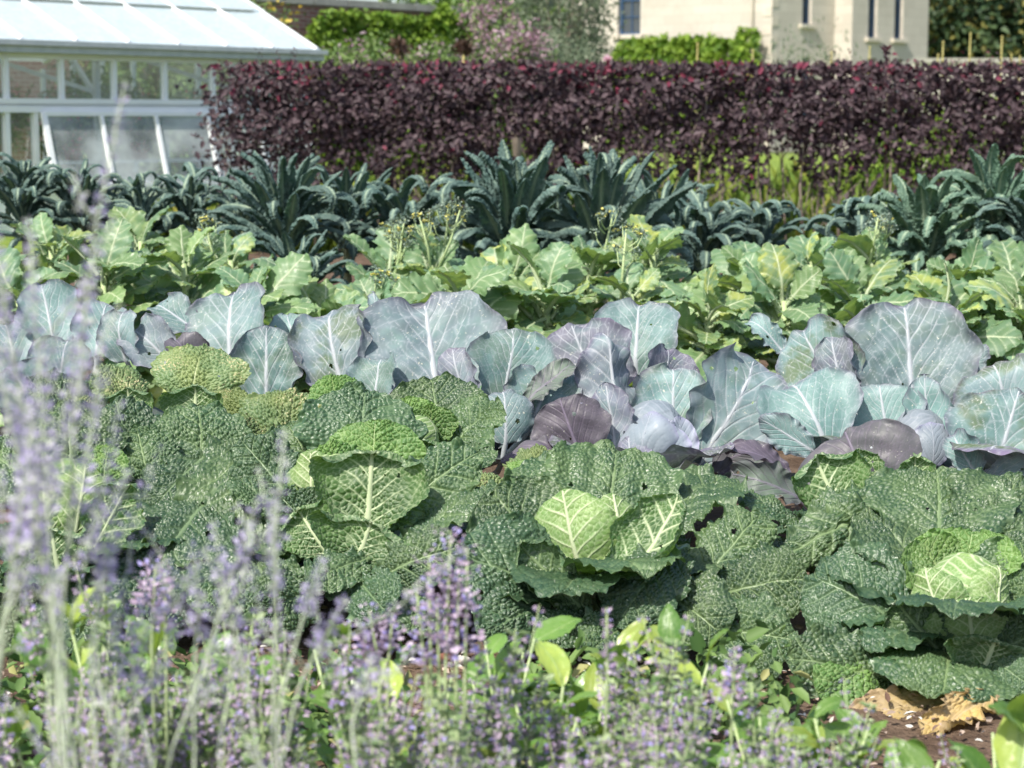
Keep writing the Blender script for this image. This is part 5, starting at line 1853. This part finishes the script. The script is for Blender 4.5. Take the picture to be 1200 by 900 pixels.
# catmint: five stems modelled once, then shared
def mint_stem(seed):
    rn_ = random.Random(seed)
    hh = .58
    le = rn_.uniform(.05, .16)
    path = [Vector((0, 0, 0)), Vector((le * .3, 0, hh * .4)), Vector((le * .75, rn_.uniform(-.02, .02), hh * .75)), Vector((le, rn_.uniform(-.02, .02), hh))]
    m = MB()
    m.tube(path, [.0026, .0022, .0018, .001], 5)
    sp_ = [whorls(path[1:], 10, .0125, 18, rn_, .0105, accent=.2)]
    lp, ld, lt, ls = whorls(path, 22, .042, 8, rn_, .005)
    for b in range(4):
        t = rn_.uniform(.35, .85)
        i = min(2, int(t * 3))
        c = path[i].lerp(path[i + 1], t * 3 - i)
        a = rn_.uniform(0, 6.28)
        o = Vector((math.cos(a), math.sin(a), 0))
        br = [c, c + o * .03 + Vector((0, 0, .04)), c + o * .045 + Vector((0, 0, .11))]
        m.tube(br, [.0016, .0014, .0008], 5)
        sp_.append(whorls(br, 5, .0115, 15, rn_, .009, accent=.2))
    st = m.mesh('stem', True)
    st.materials.append(M['stalk'])
    fl = []
    for q in sp_:
        f_ = scatter('flower_spike', np.array(q[0]), np.array(q[1]), np.array(q[3]), q[2], .7, .12, .1, seed)
        f_.materials.append(M['mint_flower'])
        fl.append(f_)
    lv = scatter('leaves', np.array(lp), np.array(ld), np.array(ls), lt, .6, .1, .15, seed)
    lv.materials.append(M['mint_leaf'])
    return st, fl, lv


MS = [mint_stem(i) for i in range(6)]


def catmint(px, top, Y, label, n, seed, spread=.10):
    rn_ = random.Random(seed)
    w = P(px, top, Y)
    e = thing('catmint', (w.x, w.y, 0), label, 'catmint', 'catmint plants along the near border')
    for k in range(int(n * 1.15)):
        st, fl, lv = MS[rn_.randrange(6)]
        a = rn_.uniform(0, 6.28)
        q = math.sqrt(rn_.random()) * spread
        sc = w.z / .58 * rn_.uniform(.72, 1.0)
        o = link(bpy.data.objects.new('stem', st), e)
        o.location = (math.cos(a) * q, math.sin(a) * q, 0)
        o.rotation_euler = (0, rn_.uniform(-.1, .22), a + rn_.uniform(-.6, .6))
        o.scale = (sc, sc, sc)
        for f_ in fl:
            link(bpy.data.objects.new('flower_spike', f_), o)
        link(bpy.data.objects.new('leaves', lv), o)
    return e


for i, (px, top, Y, n) in enumerate([(525, 632, 2.75, 7), (440, 690, 2.8, 9), (600, 745, 2.7, 11), (690, 735, 2.75, 8), (790, 790, 2.7, 9), (860, 755, 2.75, 7), (940, 805, 2.65, 9), (1040, 840, 2.7, 8), (1130, 835, 2.75, 7),
                                     (180, 660, 2.75, 9), (90, 700, 2.65, 9), (270, 735, 2.7, 10), (360, 760, 2.6, 10), (500, 800, 2.5, 11), (640, 830, 2.45, 10), (740, 850, 2.45, 9), (860, 860, 2.45, 9), (230, 820, 2.45, 10), (20, 780, 2.5, 9)]):
    lab = ['tall catmint with the biggest rounded flower head, between the veined-cup and middle savoys', 'catmint with loose violet whorls in front of the veined-cup savoy', 'catmint bunch in front of the glossy leaves below the middle savoy',
           'catmint with one thin grey spire before the heart of the middle savoy', 'catmint right of the thin grey spire, over pale shoots', 'catmint with a single mauve spire left of the dead cabbage leaf', 'low mauve catmint in front of the dead cabbage leaf',
           'low catmint on the bare soil patch, right of the dead leaf', 'last sparse catmint at the bottom right corner', 'catmint with a dusky head above the yellow-green shrub on the left', 'catmint among the sage stems, left of the yellow-green shrub',
           'catmint below the biggest blistered savoy leaves', 'catmint at the foot of the upright sage spike', 'catmint low at the bottom edge, below the biggest flower head', 'catmint along the bottom edge, before the glossy leaves',
           'catmint along the bottom edge, below the middle savoy heart', 'catmint at the bottom edge under the single mauve spire', 'catmint at the bottom edge between the sage stems', 'catmint in the bottom left corner behind sage stems'][i]
    cm = catmint(px, top + (50 if px < 620 else 30) + (60 if i == 0 else 0), Y, lab, n, 200 + i, .07 if i == 0 else .12)
    rn_ = random.Random(900 + i)
    spires = {0: [(522, 790, 528, 622, .026, 44), (545, 790, 548, 640, .019, 34), (505, 790, 503, 650, .019, 30), (500, 800, 488, 690, .014, 26), (535, 790, 538, 668, .018, 26), (515, 800, 512, 700, .014, 22)], 3: [(712, 800, 711, 712, .006, 11)],
              5: [(858, 830, 862, 762, .010, 20)], 9: [(178, 760, 182, 664, .022, 40), (195, 760, 193, 668, .015, 26)], 1: [(445, 780, 432, 715, .016, 26), (455, 780, 460, 720, .014, 24), (430, 790, 428, 745, .014, 20)]}
    for xa, ya, xb, yb, rad, k_ in spires.get(i, []):
        a_, b_ = P(xa, ya, Y - .05) - cm.location, P(xb, yb, Y - .05) - cm.location
        g_ = Vector((a_.x * .4, a_.y * .4, 0))
        m = MB()
        m.tube([g_, a_, a_.lerp(b_, .6), b_], [.0028, .0024, .002, .001], 5)
        o = m.build('stem', M['stalk'], cm, True)
        q = whorls([a_.lerp(b_, .35 if rad > .02 else .1), a_.lerp(b_, .7), b_], max(6, k_ // 4), .0135 if rad > .008 else .011, 20 if rad > .02 else 13, rn_, rad * .8, accent=.22)
        pp = np.array(q[0])
        pp = pp + np.random.RandomState(i).randn(*pp.shape) * rad * .3
        link(bpy.data.objects.new('flower_spike', scatter('flower_spike', pp, np.array(q[1]), np.array(q[3]), q[2], .75, .12, .1, i)), o, M['mint_flower'])

# glossy broad leaves
OL = [leaf_mesh('glossy_leaf', .085, .045, 'oval', 700 + i, beta=.5 + .2 * i, cup=.5, ruf=.4, nu=13, nv=21, wa=.9) for i in range(4)]
for me in OL:
    me.materials.append(M['glossleaf'])


def glossy(px, top, Y, label, n, seed, sc=1.0, yellow=.3):
    rn_ = random.Random(seed)
    w = P(px, top, Y)
    e = thing('broadleaf_seedling', (w.x, w.y, 0), label, 'leafy plant', 'glossy leafy plants between the flowers and the savoys')
    tops = []
    for k in range(4):
        a = k * 1.6 + seed
        tp = Vector((math.cos(a) * .07, math.sin(a) * .06, w.z - .05 - .05 * (k % 3)))
        m = MB()
        pth = [Vector((0, 0, -.02)), Vector((tp.x * .3, tp.y * .3, tp.z * .5)), tp]
        m.tube(pth, [.005, .004, .0025], 6)
        m.build('stem', M['stalk'], e, True)
        tops.append(pth)
    for k in range(n):
        pth = tops[k % 4]
        t = rn_.uniform(.35, 1)
        b = pth[0].lerp(pth[1], t * 2) if t < .5 else pth[1].lerp(pth[2], t * 2 - 1)
        a = k * 2.4 + seed
        el = rn_.uniform(.1, 1.2)
        d = Vector((math.cos(a) * math.cos(el), math.sin(a) * math.cos(el), math.sin(el)))
        o = link(bpy.data.objects.new('leaf', OL[rn_.randrange(4)]), e)
        s_ = sc * rn_.uniform(.7, 1.2)
        o.matrix_basis = frame(b, b + d, (rn_.uniform(-.3, .3), -.3, 1)) @ Matrix.Diagonal((s_, s_, s_, 1))
        o.color = (1 if rn_.random() < yellow else rn_.random() * .2, 0, 0, 1)
    return e


for i, (px, top, Y, n, sc, ye, lb) in enumerate([
        (130, 690, 3.1, 44, 1.1, .6, 'yellow-green leafy shrub low on the left below the biggest blistered savoy leaves'), (590, 712, 3.5, 26, 1.15, .15, 'glossy leafy plant with upright leaves below the left flank of the middle savoy'),
        (690, 745, 3.4, 26, 1.1, .25, 'glossy leafy plant below the heart of the middle savoy'), (785, 740, 3.3, 22, 1.1, .7, 'lime green leafy plant below the right flank of the middle savoy'),
        (500, 770, 3.3, 22, 1.0, .3, 'glossy leafy plant left of the small white stone'), (415, 725, 3.2, 14, 1.1, .1, 'dull green round-leaved plant in front of the veined-cup savoy'), (900, 790, 3.2, 24, 1.1, .3, 'glossy leafy plant below the gap between middle and corner savoys'),
        (985, 800, 3.2, 18, 1.2, .25, 'glossy leafy plant covering the left part of the dead cabbage leaf'), (1185, 800, 2.9, 24, 1.5, .2, 'large-leaved glossy plant in the bottom right corner'), (1050, 850, 2.9, 22, 1.2, .4, 'glossy leafy plant at the bottom edge on the right, below the bare soil'),
        (200, 740, 3.1, 26, 1.0, .3, 'green leafy plant right of the yellow-green shrub on the left'), (330, 800, 3.0, 22, 1.0, .2, 'green leafy plant behind the upright sage stem'), (830, 840, 2.9, 22, 1.0, .2, 'green leafy plant at the bottom edge right of middle'),
        (640, 760, 3.2, 26, 1.1, .2, 'green leafy plant among catmint straight below the middle savoy'), (740, 775, 3.15, 24, 1.1, .4, 'pale green leafy plant among catmint below the right side of the middle savoy'),
        (270, 770, 3.0, 26, 1.0, .3, 'green leafy plant among catmint below the biggest savoy leaves'), (60, 760, 2.9, 26, 1.0, .2, 'green leafy plant in the bottom left behind the sage'),
        (450, 800, 2.95, 26, 1.0, .2, 'green leafy plant at the foot of the tall rounded catmint'), (560, 820, 2.85, 26, 1.0, .3, 'green leafy plant at the bottom edge, middle')]):
    glossy(px, top, Y, lb, n, 300 + i, sc, ye)

# ------------------------------------------------------------------ light and camera
SUN = Vector((-.36, -.52, .77)).normalized()
el = math.asin(SUN.z)
w = bpy.data.worlds.new('World')
scn.world = w
w.use_nodes = True
bg = w.node_tree.nodes['Background']
sk = w.node_tree.nodes.new('ShaderNodeTexSky')
sk.sky_type = 'NISHITA'
sk.sun_disc = False
sk.sun_elevation = el
sk.sun_rotation = math.atan2(SUN.x, SUN.y)
sk.air_density = 1.0
sk.dust_density = 2.0
w.node_tree.links.new(sk.outputs[0], bg.inputs[0])
bg.inputs[1].default_value = .148
ld = bpy.data.lights.new('sun', 'SUN')
ld.energy = 4.5
ld.angle = math.radians(.5)
ld.color = (1, .95, .86)
lo = bpy.data.objects.new('sun', ld)
lo.rotation_euler = SUN.to_track_quat('Z', 'Y').to_euler()
lo.location = SUN * 50
C.objects.link(lo)

cd = bpy.data.cameras.new('camera')
cd.sensor_width = 36
cd.lens = F / 1200 * 36
cd.clip_start = .1
cd.clip_end = 2000
cd.dof.use_dof = True
cd.dof.focus_distance = 5.5
cd.dof.aperture_fstop = 5.2
cam = bpy.data.objects.new('camera', cd)
cam.location = (0, 0, H)
cam.rotation_euler = (math.pi / 2 - PIT, 0, 0)
C.objects.link(cam)
scn.camera = cam
scn.view_settings.view_transform = 'Standard'
scn.view_settings.look = 'None'
scn.view_settings.exposure = .52
scn.view_settings.gamma = 1
scn.render.engine = 'CYCLES'
scn.cycles.max_bounces = 8
scn.cycles.transparent_max_bounces = 16
scn.cycles.use_denoising = True
